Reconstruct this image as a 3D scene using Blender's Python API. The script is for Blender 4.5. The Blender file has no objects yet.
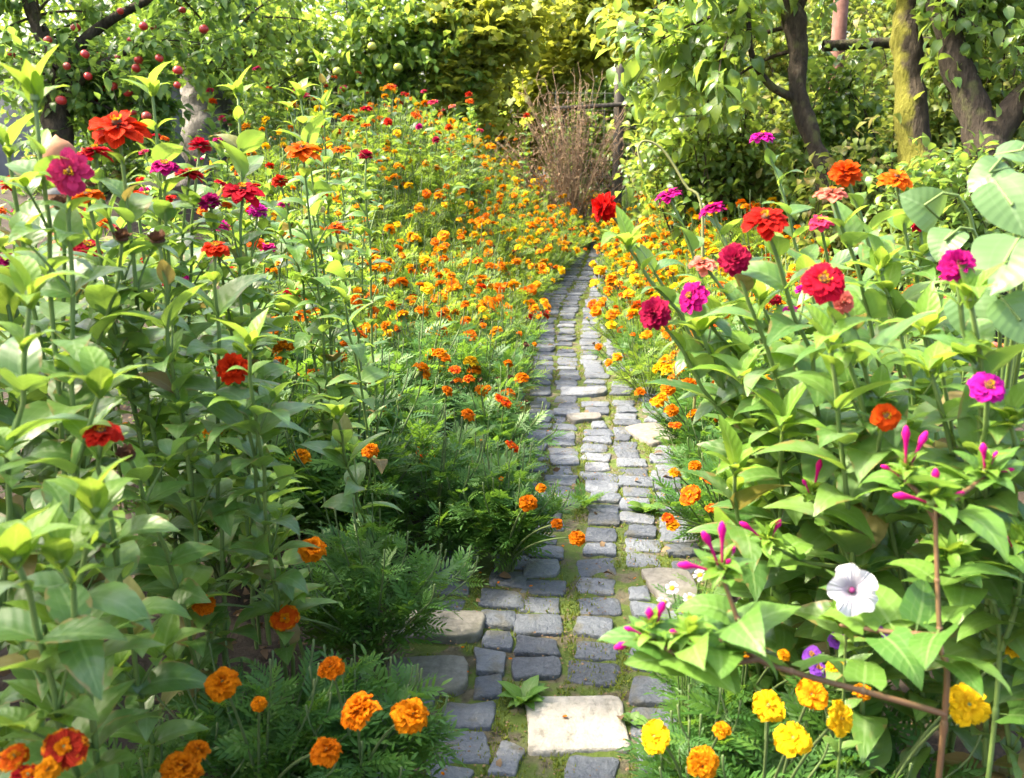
import bpy, math, random
import numpy as np
from mathutils import Vector, noise

# ------------------------------------------------------------------ camera, sky, sun, exposure
scene = bpy.context.scene
COL = scene.collection
CAM_H, PITCH, FPX, W, H = 1.35, math.radians(15.8), 900.0, 1024, 778
cam = bpy.data.cameras.new('camera')
cam.sensor_width = 36.0
cam.lens = 36.0 * FPX / W
cam.clip_start, cam.clip_end = 0.02, 500.0
cam.dof.use_dof = True
cam.dof.focus_distance = 3.0
cam.dof.aperture_fstop = 6.5
camo = bpy.data.objects.new('camera', cam)
camo.location = (0, 0, CAM_H)
camo.rotation_euler = (math.radians(90) - PITCH, 0, 0)
COL.objects.link(camo)
scene.camera = camo

SUN_EL, SUN_AZ = math.radians(50), math.radians(-84)      # azimuth measured from +Y towards +X
world = bpy.data.worlds.new('World')
scene.world = world
world.use_nodes = True
nt = world.node_tree
bg = nt.nodes['Background']
sky = nt.nodes.new('ShaderNodeTexSky')
sky.sky_type = 'NISHITA'
sky.sun_disc = False
sky.sun_elevation = SUN_EL
sky.sun_rotation = SUN_AZ
sky.dust_density = 6.0
sky.ozone_density = 0.4
nt.links.new(sky.outputs[0], bg.inputs[0])
bg.inputs[1].default_value = 0.15
sun = bpy.data.lights.new('sun', 'SUN')
sun.energy = 2.7
sun.angle = math.radians(5.0)
sun.color = (1.0, 0.90, 0.69)
suno = bpy.data.objects.new('sun', sun)
sd = Vector((math.sin(SUN_AZ) * math.cos(SUN_EL), math.cos(SUN_AZ) * math.cos(SUN_EL), math.sin(SUN_EL)))
suno.rotation_euler = sd.to_track_quat('Z', 'Y').to_euler()
COL.objects.link(suno)
scene.view_settings.view_transform = 'Standard'
scene.view_settings.look = 'None'
scene.view_settings.gamma = 1.0
scene.view_settings.use_curve_mapping = False
scene.view_settings.exposure = 2.58
cy = scene.cycles
cy.max_bounces = 7
cy.diffuse_bounces = 4
cy.glossy_bounces = 2
cy.transmission_bounces = 4
cy.transparent_max_bounces = 4
cy.use_denoising = True
try:
    cy.denoiser = 'OPENIMAGEDENOISE'
except Exception:
    pass
cy.sample_clamp_indirect = 6.0

# ------------------------------------------------------------------ projection helpers
CP, SP = math.cos(PITCH), math.sin(PITCH)
def P(u, v, z):
    """point seen at pixel (u, v) at depth z along the view axis"""
    a, b = (u - 512) / FPX * z, (389 - v) / FPX * z
    return np.array([a, CP * z + SP * b, CAM_H - SP * z + CP * b])
def G(u, v, zg=0.0):
    """ground point seen at pixel (u, v)"""
    a, b = (u - 512) / FPX, (389 - v) / FPX
    d = np.array([a, CP + SP * b, -SP + CP * b])
    t = (zg - CAM_H) / d[2]
    return np.array([0, 0, CAM_H]) + d * t

# ------------------------------------------------------------------ mesh helpers
class T:
    """template: vertices, quads/tris, luv per vertex (across, along), material slot"""
    def __init__(s, v, f, luv, mat=0):
        s.v = np.array(v, float); s.luv = np.array(luv, float); s.mat = mat
        q = [x for x in f if len(x) == 4]; t = [x for x in f if len(x) == 3]
        s.q = np.array(q, int).reshape(-1, 4); s.t = np.array(t, int).reshape(-1, 3)

class MB:
    def __init__(s):
        s.V = []; s.L = []; s.Q = []; s.TR = []; s.QM = []; s.TM = []; s.n = 0
    def raw(s, v, q=None, t=None, luv=None, mat=0):
        v = np.asarray(v, float); k = len(v)
        s.V.append(v)
        s.L.append(np.zeros((k, 3)) if luv is None else np.asarray(luv, float))
        if q is not None and len(q):
            q = np.asarray(q, int) + s.n; s.Q.append(q); s.QM.append(np.full(len(q), mat))
        if t is not None and len(t):
            t = np.asarray(t, int) + s.n; s.TR.append(t); s.TM.append(np.full(len(t), mat))
        s.n += k
    def many(s, tp, R, o, var=None, mat=None):
        """K copies of template tp; R (K,3,3) columns are the axes, o (K,3)"""
        R = np.asarray(R, float); o = np.asarray(o, float); K = len(o)
        if K == 0: return
        v = np.einsum('kij,nj->kni', R, tp.v) + o[:, None, :]
        n = len(tp.v)
        if var is None: var = np.random.rand(K)
        luv = np.zeros((K, n, 3)); luv[:, :, :2] = tp.luv[None]; luv[:, :, 2] = np.asarray(var)[:, None]
        off = (np.arange(K) * n)[:, None, None]
        s.raw(v.reshape(-1, 3), (tp.q[None] + off).reshape(-1, 4) if len(tp.q) else None,
              (tp.t[None] + off).reshape(-1, 3) if len(tp.t) else None, luv.reshape(-1, 3), tp.mat if mat is None else mat)
    def tube(s, pts, rad, sides=5, mat=0, var=0.5):
        pts = np.asarray(pts, float); n = len(pts)
        rad = np.broadcast_to(np.asarray(rad, float), (n,)) if np.ndim(rad) == 0 or len(np.atleast_1d(rad)) == n else np.linspace(rad[0], rad[-1], n)
        tan = np.gradient(pts, axis=0); tan /= np.linalg.norm(tan, axis=1)[:, None] + 1e-9
        ref = np.array([0.31, 0.95, 0.05]) if abs(tan[0][2]) > 0.7 else np.array([0.05, 0.1, 1.0])
        a = np.cross(tan, ref); a /= np.linalg.norm(a, axis=1)[:, None] + 1e-9
        b = np.cross(tan, a)
        th = np.arange(sides) * 2 * math.pi / sides
        ring = pts[:, None, :] + rad[:, None, None] * (np.cos(th)[None, :, None] * a[:, None, :] + np.sin(th)[None, :, None] * b[:, None, :])
        v = np.concatenate([ring.reshape(-1, 3), pts[-1:] + tan[-1:] * rad[-1]])
        q = []
        for i in range(n - 1):
            for j in range(sides):
                k = (j + 1) % sides
                q.append((i * sides + j, i * sides + k, (i + 1) * sides + k, (i + 1) * sides + j))
        t = [((n - 1) * sides + j, (n - 1) * sides + (j + 1) % sides, n * sides) for j in range(sides)]
        luv = np.zeros((len(v), 3)); luv[:, 2] = var
        luv[:n * sides, 1] = np.repeat(np.linspace(0, 1, n), sides); luv[-1, 1] = 1
        s.raw(v, q, t, luv, mat)
    def mesh(s, name, mats):
        me = bpy.data.meshes.new(name)
        V = np.concatenate(s.V); L = np.concatenate(s.L)
        Q = np.concatenate(s.Q) if s.Q else np.zeros((0, 4), int)
        TR = np.concatenate(s.TR) if s.TR else np.zeros((0, 3), int)
        QM = np.concatenate(s.QM) if s.QM else np.zeros(0, int)
        TM = np.concatenate(s.TM) if s.TM else np.zeros(0, int)
        me.vertices.add(len(V)); me.vertices.foreach_set('co', V.astype(np.float32).ravel())
        nl = Q.size + TR.size
        me.loops.add(nl); me.loops.foreach_set('vertex_index', np.concatenate([Q.ravel(), TR.ravel()]).astype(np.int32))
        nf = len(Q) + len(TR)
        me.polygons.add(nf)
        st = np.concatenate([np.arange(len(Q)) * 4, Q.size + np.arange(len(TR)) * 3]).astype(np.int32)
        me.polygons.foreach_set('loop_start', st)
        me.polygons.foreach_set('material_index', np.concatenate([QM, TM]).astype(np.int32))
        me.polygons.foreach_set('use_smooth', np.ones(nf, bool))
        at = me.attributes.new('luv', 'FLOAT_VECTOR', 'POINT')
        at.data.foreach_set('vector', L.astype(np.float32).ravel())
        for m in (mats if isinstance(mats, (list, tuple)) else [mats]): me.materials.append(m)
        me.update(calc_edges=True)
        me.validate()
        return me
    def obj(s, name, mats, parent=None, loc=(0, 0, 0)):
        return link(name, s.mesh(name, mats), parent, loc)

def link(name, data, parent=None, loc=(0, 0, 0), rot=None, scale=None):
    o = bpy.data.objects.new(name, data)
    COL.objects.link(o)
    o.location = [float(x) for x in loc]
    if rot is not None: o.rotation_euler = rot
    if scale is not None: o.scale = (scale,) * 3 if np.ndim(scale) == 0 else scale
    if parent is not None: o.parent = parent
    return o
def thing(name, label, cat, loc=(0, 0, 0), rz=0.0, group=None, scale=None):
    o = link(name, None, None, loc, (0, 0, rz), scale)
    o['label'] = label; o['category'] = cat
    if group: o['group'] = group
    return o
def tag(o, label, cat, group=None):
    o['label'] = label; o['category'] = cat
    if group: o['group'] = group
    return o
def kind(o, k):
    o['kind'] = k; return o

def unit(a):
    a = np.asarray(a, float)
    return a / (np.linalg.norm(a, axis=-1, keepdims=True) + 1e-9)
def frames(d, up=None, roll=None, s=1.0):
    """(K,3,3) with y along d, z near up; s scale (scalar, (K,) or (K,3))"""
    d = unit(d); K = len(d)
    up = np.tile([0.0, 0, 1.0], (K, 1)) if up is None else np.asarray(up, float)
    x = np.cross(d, up); bad = np.linalg.norm(x, axis=1) < 1e-3
    x[bad] = np.cross(d[bad], [1.0, 0.2, 0]); x = unit(x)
    z = np.cross(x, d)
    if roll is not None:
        c, sn = np.cos(roll)[:, None], np.sin(roll)[:, None]
        x, z = x * c + z * sn, z * c - x * sn
    M = np.stack([x, d, z], axis=2)
    s = np.asarray(s, float)
    if s.ndim == 0: return M * s
    if s.ndim == 1: return M * s[:, None, None]
    return M * s[:, None, :]
def polar(az, el):
    az = np.asarray(az, float); el = np.asarray(el, float)
    return np.stack([np.cos(az) * np.cos(el), np.sin(az) * np.cos(el), np.sin(el) + 0 * az], axis=-1)
def bez(a, b, c, n=8):
    t = np.linspace(0, 1, n)[:, None]
    return (1 - t) ** 2 * np.asarray(a) + 2 * t * (1 - t) * np.asarray(b) + t ** 2 * np.asarray(c)
def spline(pts, n=24):
    """Catmull-Rom through pts"""
    p = np.asarray(pts, float); p = np.vstack([2 * p[0] - p[1], p, 2 * p[-1] - p[-2]])
    out = []
    m = len(p) - 3
    for x in np.linspace(0, m - 1e-6, n):
        i = int(x); t = x - i
        a, b, c, d = p[i:i + 4]
        out.append(0.5 * (2 * b + (c - a) * t + (2 * a - 5 * b + 4 * c - d) * t * t + (3 * b - a - 3 * c + d) * t ** 3))
    return np.array(out)

random.seed(7); np.random.seed(7)
RNG = np.random.default_rng(11)
def rr(a, b, n=None): return RNG.uniform(a, b, n)

# ------------------------------------------------------------------ materials
def new_mat(name):
    m = bpy.data.materials.new(name); m.use_nodes = True
    t = m.node_tree
    for n in list(t.nodes): t.nodes.remove(n)
    return m, t, t.nodes.new('ShaderNodeOutputMaterial')
def nd(t, kind_, **kw):
    n = t.nodes.new(kind_)
    for k, v in kw.items():
        if k == 'inp':
            for i, x in v.items(): n.inputs[i].default_value = x
        else: setattr(n, k, v)
    return n
def mth(t, op, a, b=None):
    n = t.nodes.new('ShaderNodeMath'); n.operation = op
    for i, x in enumerate((a, b)):
        if x is None: continue
        if isinstance(x, (int, float)): n.inputs[i].default_value = x
        else: t.links.new(x, n.inputs[i])
    return n.outputs[0]
def mixc(t, f, a, b, mode='MIX'):
    n = t.nodes.new('ShaderNodeMix'); n.data_type = 'RGBA'; n.blend_type = mode
    for i, x in ((0, f), (6, a), (7, b)):
        if isinstance(x, (int, float)): n.inputs[i].default_value = x
        elif isinstance(x, (tuple, list)): n.inputs[i].default_value = (*x[:3], 1)
        else: t.links.new(x, n.inputs[i])
    return n.outputs[2]
def ramp(t, f, stops):
    n = t.nodes.new('ShaderNodeValToRGB')
    while len(n.color_ramp.elements) < len(stops): n.color_ramp.elements.new(0.5)
    for e, (p, c) in zip(n.color_ramp.elements, stops):
        e.position = p; e.color = (*c, 1)
    t.links.new(f, n.inputs[0]); return n.outputs[0]
def luv(t):
    a = nd(t, 'ShaderNodeAttribute', attribute_name='luv')
    s = t.nodes.new('ShaderNodeSeparateXYZ'); t.links.new(a.outputs['Vector'], s.inputs[0])
    return s.outputs

def leaf_mat(name, cols, trans, tfac=0.36, rough=0.42, vein=None, veins=0.0, under=None, spec=0.33, spots=0.0):
    """cols: ramp over each leaf's own random value; vein: midrib colour; under: paler underside"""
    m, t, out = new_mat(name)
    u, al, var = luv(t)
    oi = t.nodes.new('ShaderNodeObjectInfo')
    f = mth(t, 'ADD', mth(t, 'MULTIPLY', var, 0.8), mth(t, 'MULTIPLY', oi.outputs['Random'], 0.2))
    n = len(cols)
    c = ramp(t, f, [(i / max(1, n - 1), x) for i, x in enumerate(cols)])
    tc = t.nodes.new('ShaderNodeTexCoord')
    nz = nd(t, 'ShaderNodeTexNoise', inp={'Scale': 38.0, 'Detail': 3.0}); t.links.new(tc.outputs['Object'], nz.inputs['Vector'])
    c = mixc(t, mth(t, 'MULTIPLY', nz.outputs[0], 0.5), c, mixc(t, 1.0, c, (0.62, 0.7, 0.6), 'MULTIPLY'))
    au = mth(t, 'ABSOLUTE', u)
    hgt = None
    if vein is not None:
        mid = mth(t, 'LESS_THAN', au, 0.075)
        c = mixc(t, mth(t, 'MULTIPLY', mid, 0.55), c, vein)
        if veins: c = mixc(t, mth(t, 'MULTIPLY', mth(t, 'LESS_THAN', mth(t, 'ABSOLUTE', mth(t, 'SUBTRACT', au, 0.42)), 0.03), veins), c, vein)
        if veins:
            ph = mth(t, 'SUBTRACT', mth(t, 'MULTIPLY', al, 46.0), mth(t, 'MULTIPLY', au, 9.0))
            sv = mth(t, 'GREATER_THAN', mth(t, 'SINE', ph), 0.96)
            c = mixc(t, mth(t, 'MULTIPLY', sv, veins), c, vein)
            hgt = mth(t, 'ADD', mth(t, 'MULTIPLY', mth(t, 'SINE', ph), 0.3), mth(t, 'MULTIPLY', mid, 1.0))
    if spots:
        n2 = nd(t, 'ShaderNodeTexNoise', inp={'Scale': 90.0, 'Detail': 2.0}); t.links.new(tc.outputs['Object'], n2.inputs['Vector'])
        c = mixc(t, mth(t, 'MULTIPLY', mth(t, 'GREATER_THAN', n2.outputs[0], 0.68), spots), c, (0.16, 0.10, 0.03))
    if spots:
        n3 = nd(t, 'ShaderNodeTexNoise', inp={'Scale': 16.0, 'Detail': 4.0}); t.links.new(tc.outputs['Object'], n3.inputs['Vector'])
        mr = nd(t, 'ShaderNodeMapRange', inp={1: .54, 2: .72, 3: 0.0, 4: .4}); t.links.new(n3.outputs[0], mr.inputs[0])
        c = mixc(t, mr.outputs[0], c, (0.26, 0.32, 0.2))
    edge = mth(t, 'GREATER_THAN', mth(t, 'ADD', mth(t, 'MULTIPLY', au, .5), mth(t, 'MULTIPLY', nz.outputs[0], 1.0)), 1.02)
    if spots: c = mixc(t, mth(t, 'MULTIPLY', edge, .7), c, (0.2, 0.13, 0.05))
    if under is not None:
        g = t.nodes.new('ShaderNodeNewGeometry')
        c = mixc(t, mth(t, 'MULTIPLY', g.outputs['Backfacing'], 0.6), c, under)
    b = nd(t, 'ShaderNodeBsdfPrincipled', inp={'Roughness': rough, 'Specular IOR Level': spec})
    t.links.new(c, b.inputs['Base Color'])
    if hgt is not None:
        bp = nd(t, 'ShaderNodeBump', inp={'Strength': 0.3, 'Distance': 0.002}); t.links.new(hgt, bp.inputs['Height'])
        t.links.new(bp.outputs[0], b.inputs['Normal'])
    tr = t.nodes.new('ShaderNodeBsdfTranslucent')
    t.links.new(mixc(t, 0.75, c, trans), tr.inputs[0])
    mx = nd(t, 'ShaderNodeMixShader', inp={0: tfac})
    t.links.new(b.outputs[0], mx.inputs[1]); t.links.new(tr.outputs[0], mx.inputs[2]); t.links.new(mx.outputs[0], out.inputs[0])
    return m
def petal_mat(name, inner, outer, edge=None, tfac=0.3, lift=0.0):
    """colour runs from the petal's base to its tip; edge: colour of the outer rim"""
    m, t, out = new_mat(name)
    u, al, var = luv(t)
    st = [(0.0, inner), (0.65, outer)]
    if edge is not None: st += [(0.8, outer), (0.92, edge)]
    c = ramp(t, al, st)
    c = mixc(t, mth(t, 'MULTIPLY', var, 0.5), c, mixc(t, 1.0, c, (0.72, 0.6, 0.62), 'MULTIPLY'))
    oi = t.nodes.new('ShaderNodeObjectInfo')
    ln = mth(t, 'GREATER_THAN', mth(t, 'SINE', mth(t, 'MULTIPLY', u, 22.0)), .7)
    c = mixc(t, mth(t, 'MULTIPLY', ln, .3), c, mixc(t, 1.0, c, (0.6, 0.5, 0.55), 'MULTIPLY'))
    hs = t.nodes.new('ShaderNodeHueSaturation'); t.links.new(c, hs.inputs['Color'])
    t.links.new(mth(t, 'ADD', mth(t, 'MULTIPLY', oi.outputs['Random'], 0.016), 0.492), hs.inputs['Hue'])
    st_ = mth(t, 'MULTIPLY', mth(t, 'SINE', mth(t, 'MULTIPLY', u, 22.0)), 1.0)
    b = nd(t, 'ShaderNodeBsdfPrincipled', inp={'Roughness': 0.65, 'Specular IOR Level': 0.1})
    bp = nd(t, 'ShaderNodeBump', inp={'Strength': 0.6, 'Distance': 0.002}); t.links.new(st_, bp.inputs['Height'])
    t.links.new(bp.outputs[0], b.inputs['Normal'])
    t.links.new(hs.outputs[0], b.inputs['Base Color'])
    tr = t.nodes.new('ShaderNodeBsdfTranslucent'); t.links.new(hs.outputs[0], tr.inputs[0])
    mx = nd(t, 'ShaderNodeMixShader', inp={0: tfac})
    t.links.new(b.outputs[0], mx.inputs[1]); t.links.new(tr.outputs[0], mx.inputs[2]); t.links.new(mx.outputs[0], out.inputs[0])
    return m
def rough_mat(name, stops, scale=8.0, rough=0.85, bump=0.4, dist=0.01, detail=6.0, stretch=(1, 1, 1), second=None, coord='Object', useluv=False, spec=0.3):
    m, t, out = new_mat(name)
    tc = t.nodes.new('ShaderNodeTexCoord'); mp = nd(t, 'ShaderNodeMapping', inp={'Scale': stretch})
    t.links.new(tc.outputs[coord], mp.inputs[0])
    nz = nd(t, 'ShaderNodeTexNoise', inp={'Scale': scale, 'Detail': detail, 'Roughness': 0.65}); t.links.new(mp.outputs[0], nz.inputs['Vector'])
    f = nz.outputs[0]
    if useluv:
        _, _, var = luv(t)
        f = mth(t, 'ADD', mth(t, 'SUBTRACT', mth(t, 'MULTIPLY', f, 0.9), .22), mth(t, 'MULTIPLY', var, 0.55))
    c = ramp(t, f, stops)
    if second:
        sc, th, col, amt = second
        n2 = nd(t, 'ShaderNodeTexNoise', inp={'Scale': sc, 'Detail': 5.0}); t.links.new(tc.outputs[coord], n2.inputs['Vector'])
        r = nd(t, 'ShaderNodeMapRange', inp={1: th, 2: th + 0.1, 3: 0.0, 4: amt}); t.links.new(n2.outputs[0], r.inputs[0])
        c = mixc(t, r.outputs[0], c, col)
    b = nd(t, 'ShaderNodeBsdfPrincipled', inp={'Roughness': rough, 'Specular IOR Level': spec})
    t.links.new(c, b.inputs['Base Color'])
    bp = nd(t, 'ShaderNodeBump', inp={'Strength': bump, 'Distance': dist}); t.links.new(nz.outputs[0], bp.inputs['Height'])
    t.links.new(bp.outputs[0], b.inputs['Normal']); t.links.new(b.outputs[0], out.inputs[0])
    return m

def bark_moss(name, stops, scale, rough, bump, dist, stretch=(1, 1, 1), second=None):
    m = rough_mat(name, stops, scale, rough, bump, dist, stretch=stretch)
    t = m.node_tree; b = [n for n in t.nodes if n.type == 'BSDF_PRINCIPLED'][0]
    c = b.inputs['Base Color'].links[0].from_socket
    g = t.nodes.new('ShaderNodeNewGeometry'); s = t.nodes.new('ShaderNodeSeparateXYZ'); t.links.new(g.outputs['Normal'], s.inputs[0])
    tc = t.nodes.new('ShaderNodeTexCoord'); nz = nd(t, 'ShaderNodeTexNoise', inp={'Scale': 9.0, 'Detail': 6.0}); t.links.new(tc.outputs['Object'], nz.inputs['Vector'])
    k = mth(t, 'ADD', mth(t, 'MULTIPLY', s.outputs[0], -.55), mth(t, 'MULTIPLY', nz.outputs[0], 1.6))
    r = nd(t, 'ShaderNodeMapRange', inp={1: .85, 2: 1.1, 3: 0.0, 4: .9}); t.links.new(k, r.inputs[0])
    t.links.new(mixc(t, r.outputs[0], c, (0.17, 0.165, 0.02)), b.inputs['Base Color'])
    return m
M = {}
M['zleaf'] = leaf_mat('zinnia_leaf', [(0.045, 0.115, 0.03), (0.08, 0.17, 0.035), (0.13, 0.22, 0.045)], (0.38, 0.58, 0.05), 0.36, 0.40, (0.17, 0.26, 0.09), 0.25, (0.12, 0.2, 0.08), 0.5, 0.25)
M['zleaf_old'] = leaf_mat('zinnia_leaf_faded', [(0.12, 0.15, 0.03), (0.2, 0.16, 0.05), (0.13, 0.08, 0.035)], (0.35, 0.28, 0.06), 0.3, 0.6, (0.2, 0.2, 0.1), 0.2)
M['mleaf'] = leaf_mat('marigold_leaf', [(0.03, 0.095, 0.024), (0.055, 0.14, 0.026), (0.11, 0.195, 0.026)], (0.28, 0.5, 0.04), 0.38, 0.5)  # on the nearer marigolds the shade is put into this darker green
M['mleaf_sunlit'] = leaf_mat('marigold_leaf_sunlit', [(0.075, 0.16, 0.025), (0.14, 0.23, 0.025), (0.22, 0.29, 0.028)], (0.42, 0.58, 0.05), 0.42, 0.45)  # same leaf for the far bed, sunlight painted into its yellower green
M['fleaf'] = leaf_mat('four_o_clock_leaf', [(0.06, 0.15, 0.03), (0.10, 0.2, 0.035), (0.15, 0.26, 0.04)], (0.30, 0.52, 0.05), 0.36, 0.4, (0.2, 0.3, 0.1), 0.3, (0.13, 0.22, 0.08))
M['lime'] = leaf_mat('young_leaf', [(0.10, 0.21, 0.025), (0.17, 0.29, 0.035)], (0.45, 0.6, 0.06), 0.4, 0.45, (0.25, 0.36, 0.1), 0.2)
M['bleaf'] = leaf_mat('bean_leaf', [(0.075, 0.15, 0.05), (0.11, 0.19, 0.065)], (0.3, 0.48, 0.08), 0.3, 0.42, (0.16, 0.24, 0.11), 0.2, (0.15, 0.22, 0.12), 0.55)
M['apple_leaf'] = leaf_mat('apple_leaf', [(0.04, 0.10, 0.025), (0.07, 0.15, 0.03), (0.12, 0.2, 0.035)], (0.32, 0.5, 0.05), 0.42, 0.4, (0.12, 0.18, 0.08), 0.0, (0.11, 0.17, 0.10))
M['pear_leaf'] = leaf_mat('pear_leaf', [(0.06, 0.14, 0.025), (0.10, 0.19, 0.03), (0.17, 0.25, 0.035)], (0.42, 0.58, 0.05), 0.46, 0.38, (0.14, 0.2, 0.08), 0.0, (0.13, 0.19, 0.10))
M['vine_leaf'] = leaf_mat('vine_leaf', [(0.09, 0.17, 0.025), (0.17, 0.23, 0.03), (0.26, 0.26, 0.03)], (0.6, 0.62, 0.05), 0.5, 0.45, (0.18, 0.22, 0.08), 0.2, (0.15, 0.2, 0.1))
M['plum_leaf'] = leaf_mat('plum_leaf', [(0.05, 0.12, 0.03), (0.09, 0.17, 0.035), (0.15, 0.21, 0.035)], (0.4, 0.55, 0.05), 0.42, 0.3, (0.15, 0.22, 0.08), 0.15, (0.13, 0.2, 0.10), 0.55)
M['bush_leaf'] = leaf_mat('bush_leaf', [(0.05, 0.12, 0.025), (0.09, 0.16, 0.03), (0.17, 0.2, 0.035), (0.22, 0.13, 0.05)], (0.42, 0.5, 0.06), 0.42, 0.45, (0.12, 0.17, 0.07), 0.1, (0.1, 0.15, 0.07))
M['far_leaf'] = leaf_mat('far_leaf', [(0.06, 0.13, 0.03), (0.10, 0.19, 0.03), (0.17, 0.24, 0.03)], (0.42, 0.56, 0.05), 0.48, 0.5)
M['dead'] = rough_mat('dead_twig', [(0.3, (0.15, 0.10, 0.06)), (0.7, (0.36, 0.25, 0.16))], 30, 0.9)
M['drystalk'] = rough_mat('dry_stalk', [(0.3, (0.12, 0.14, 0.04)), (0.7, (0.19, 0.19, 0.07))], 20, 0.7)
M['zstem'] = rough_mat('green_stem', [(0.3, (0.08, 0.14, 0.035)), (0.7, (0.14, 0.2, 0.05))], 20, 0.6, 0.2, 0.002, spec=0.4)
M['mstem'] = rough_mat('marigold_stem', [(0.3, (0.07, 0.12, 0.04)), (0.7, (0.11, 0.14, 0.05))], 20, 0.6, 0.2, 0.002)
M['redstem'] = rough_mat('reddish_stem', [(0.3, (0.10, 0.065, 0.025)), (0.7, (0.17, 0.085, 0.045))], 30, 0.55, 0.2, 0.002, spec=0.4)
M['calyx'] = rough_mat('calyx_green', [(0.3, (0.07, 0.12, 0.03)), (0.7, (0.13, 0.18, 0.05))], 60, 0.6, 0.3, 0.001)
M['bark'] = rough_mat('bark', [(0.3, (0.018, 0.014, 0.01)), (0.55, (0.055, 0.042, 0.03)), (0.8, (0.12, 0.10, 0.072))], 34, 0.95, 1.0, 0.05, detail=9, stretch=(1, 1, 0.3), second=(7, 0.53, (0.10, 0.105, 0.04), 0.75))
M['mossbark'] = bark_moss('mossy_bark', [(0.3, (0.018, 0.014, 0.01)), (0.7, (0.075, 0.058, 0.038))], 34, 0.95, 1.0, 0.05, stretch=(1, 1, 0.3))
M['palebark'] = rough_mat('pale_bark', [(0.3, (0.05, 0.045, 0.04)), (0.55, (0.13, 0.12, 0.11)), (0.8, (0.22, 0.21, 0.19))], 11, 0.9, 1.0, 0.03, stretch=(1, 1, 0.4))
M['soil'] = rough_mat('soil', [(0.25, (0.016, 0.012, 0.009)), (0.6, (0.045, 0.033, 0.024)), (0.85, (0.09, 0.068, 0.05))], 22, 0.95, 1.0, 0.02, detail=9, second=(1.3, 0.6, (0.05, 0.07, 0.02), 0.5))
M['moss'] = rough_mat('mossy_joint', [(0.3, (0.035, 0.03, 0.018)), (0.5, (0.085, 0.075, 0.045)), (0.75, (0.13, 0.115, 0.075))], 30, 0.95, 1.0, 0.012, detail=8, second=(11, 0.42, (0.062, 0.095, 0.013), 0.92))
M['mossleaf'] = leaf_mat('moss_tuft', [(0.05, 0.08, 0.01), (0.1, 0.14, 0.015), (0.18, 0.2, 0.025)], (0.4, 0.45, 0.05), 0.3, 0.7)
M['litter'] = leaf_mat('leaf_litter', [(0.06, 0.035, 0.025), (0.15, 0.09, 0.05), (0.27, 0.18, 0.10)], (0.2, 0.1, 0.04), 0.15, 0.8)
M['grass'] = leaf_mat('grass', [(0.06, 0.12, 0.03), (0.1, 0.17, 0.03), (0.17, 0.2, 0.06)], (0.3, 0.45, 0.06), 0.35, 0.5)
M['stone'] = rough_mat('cobble_stone', [(0.15, (0.045, 0.052, 0.066)), (0.45, (0.088, 0.10, 0.122)), (0.7, (0.13, 0.143, 0.165)), (0.92, (0.19, 0.192, 0.195))], 55, 0.62, 1.0, 0.014, detail=10, useluv=True, second=(14, 0.56, (0.085, 0.078, 0.05), 0.6), spec=0.45)
M['flag'] = rough_mat('grey_flagstone', [(0.3, (0.09, 0.085, 0.073)), (0.7, (0.19, 0.18, 0.16))], 45, 0.8, 0.6, 0.006, detail=9, second=(6, 0.55, (0.10, 0.10, 0.06), 0.6))
M['white'] = rough_mat('pale_slab', [(0.3, (0.16, 0.147, 0.12)), (0.45, (0.29, 0.27, 0.235)), (0.8, (0.38, 0.355, 0.315))], 34, 0.85, 1.0, 0.012, detail=9, second=(4.5, 0.62, (0.28, 0.26, 0.2), 0.5))
M['yel_c'] = petal_mat('floret_yellow', (0.55, 0.25, 0.01), (0.8, 0.5, 0.02))
M['grn_c'] = petal_mat('disc_green', (0.18, 0.2, 0.04), (0.35, 0.33, 0.05))
M['brown_c'] = petal_mat('disc_brown', (0.05, 0.025, 0.015), (0.13, 0.06, 0.03), tfac=0.05)
M['throat'] = petal_mat('throat_purple', (0.08, 0.01, 0.05), (0.25, 0.05, 0.16))
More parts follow.
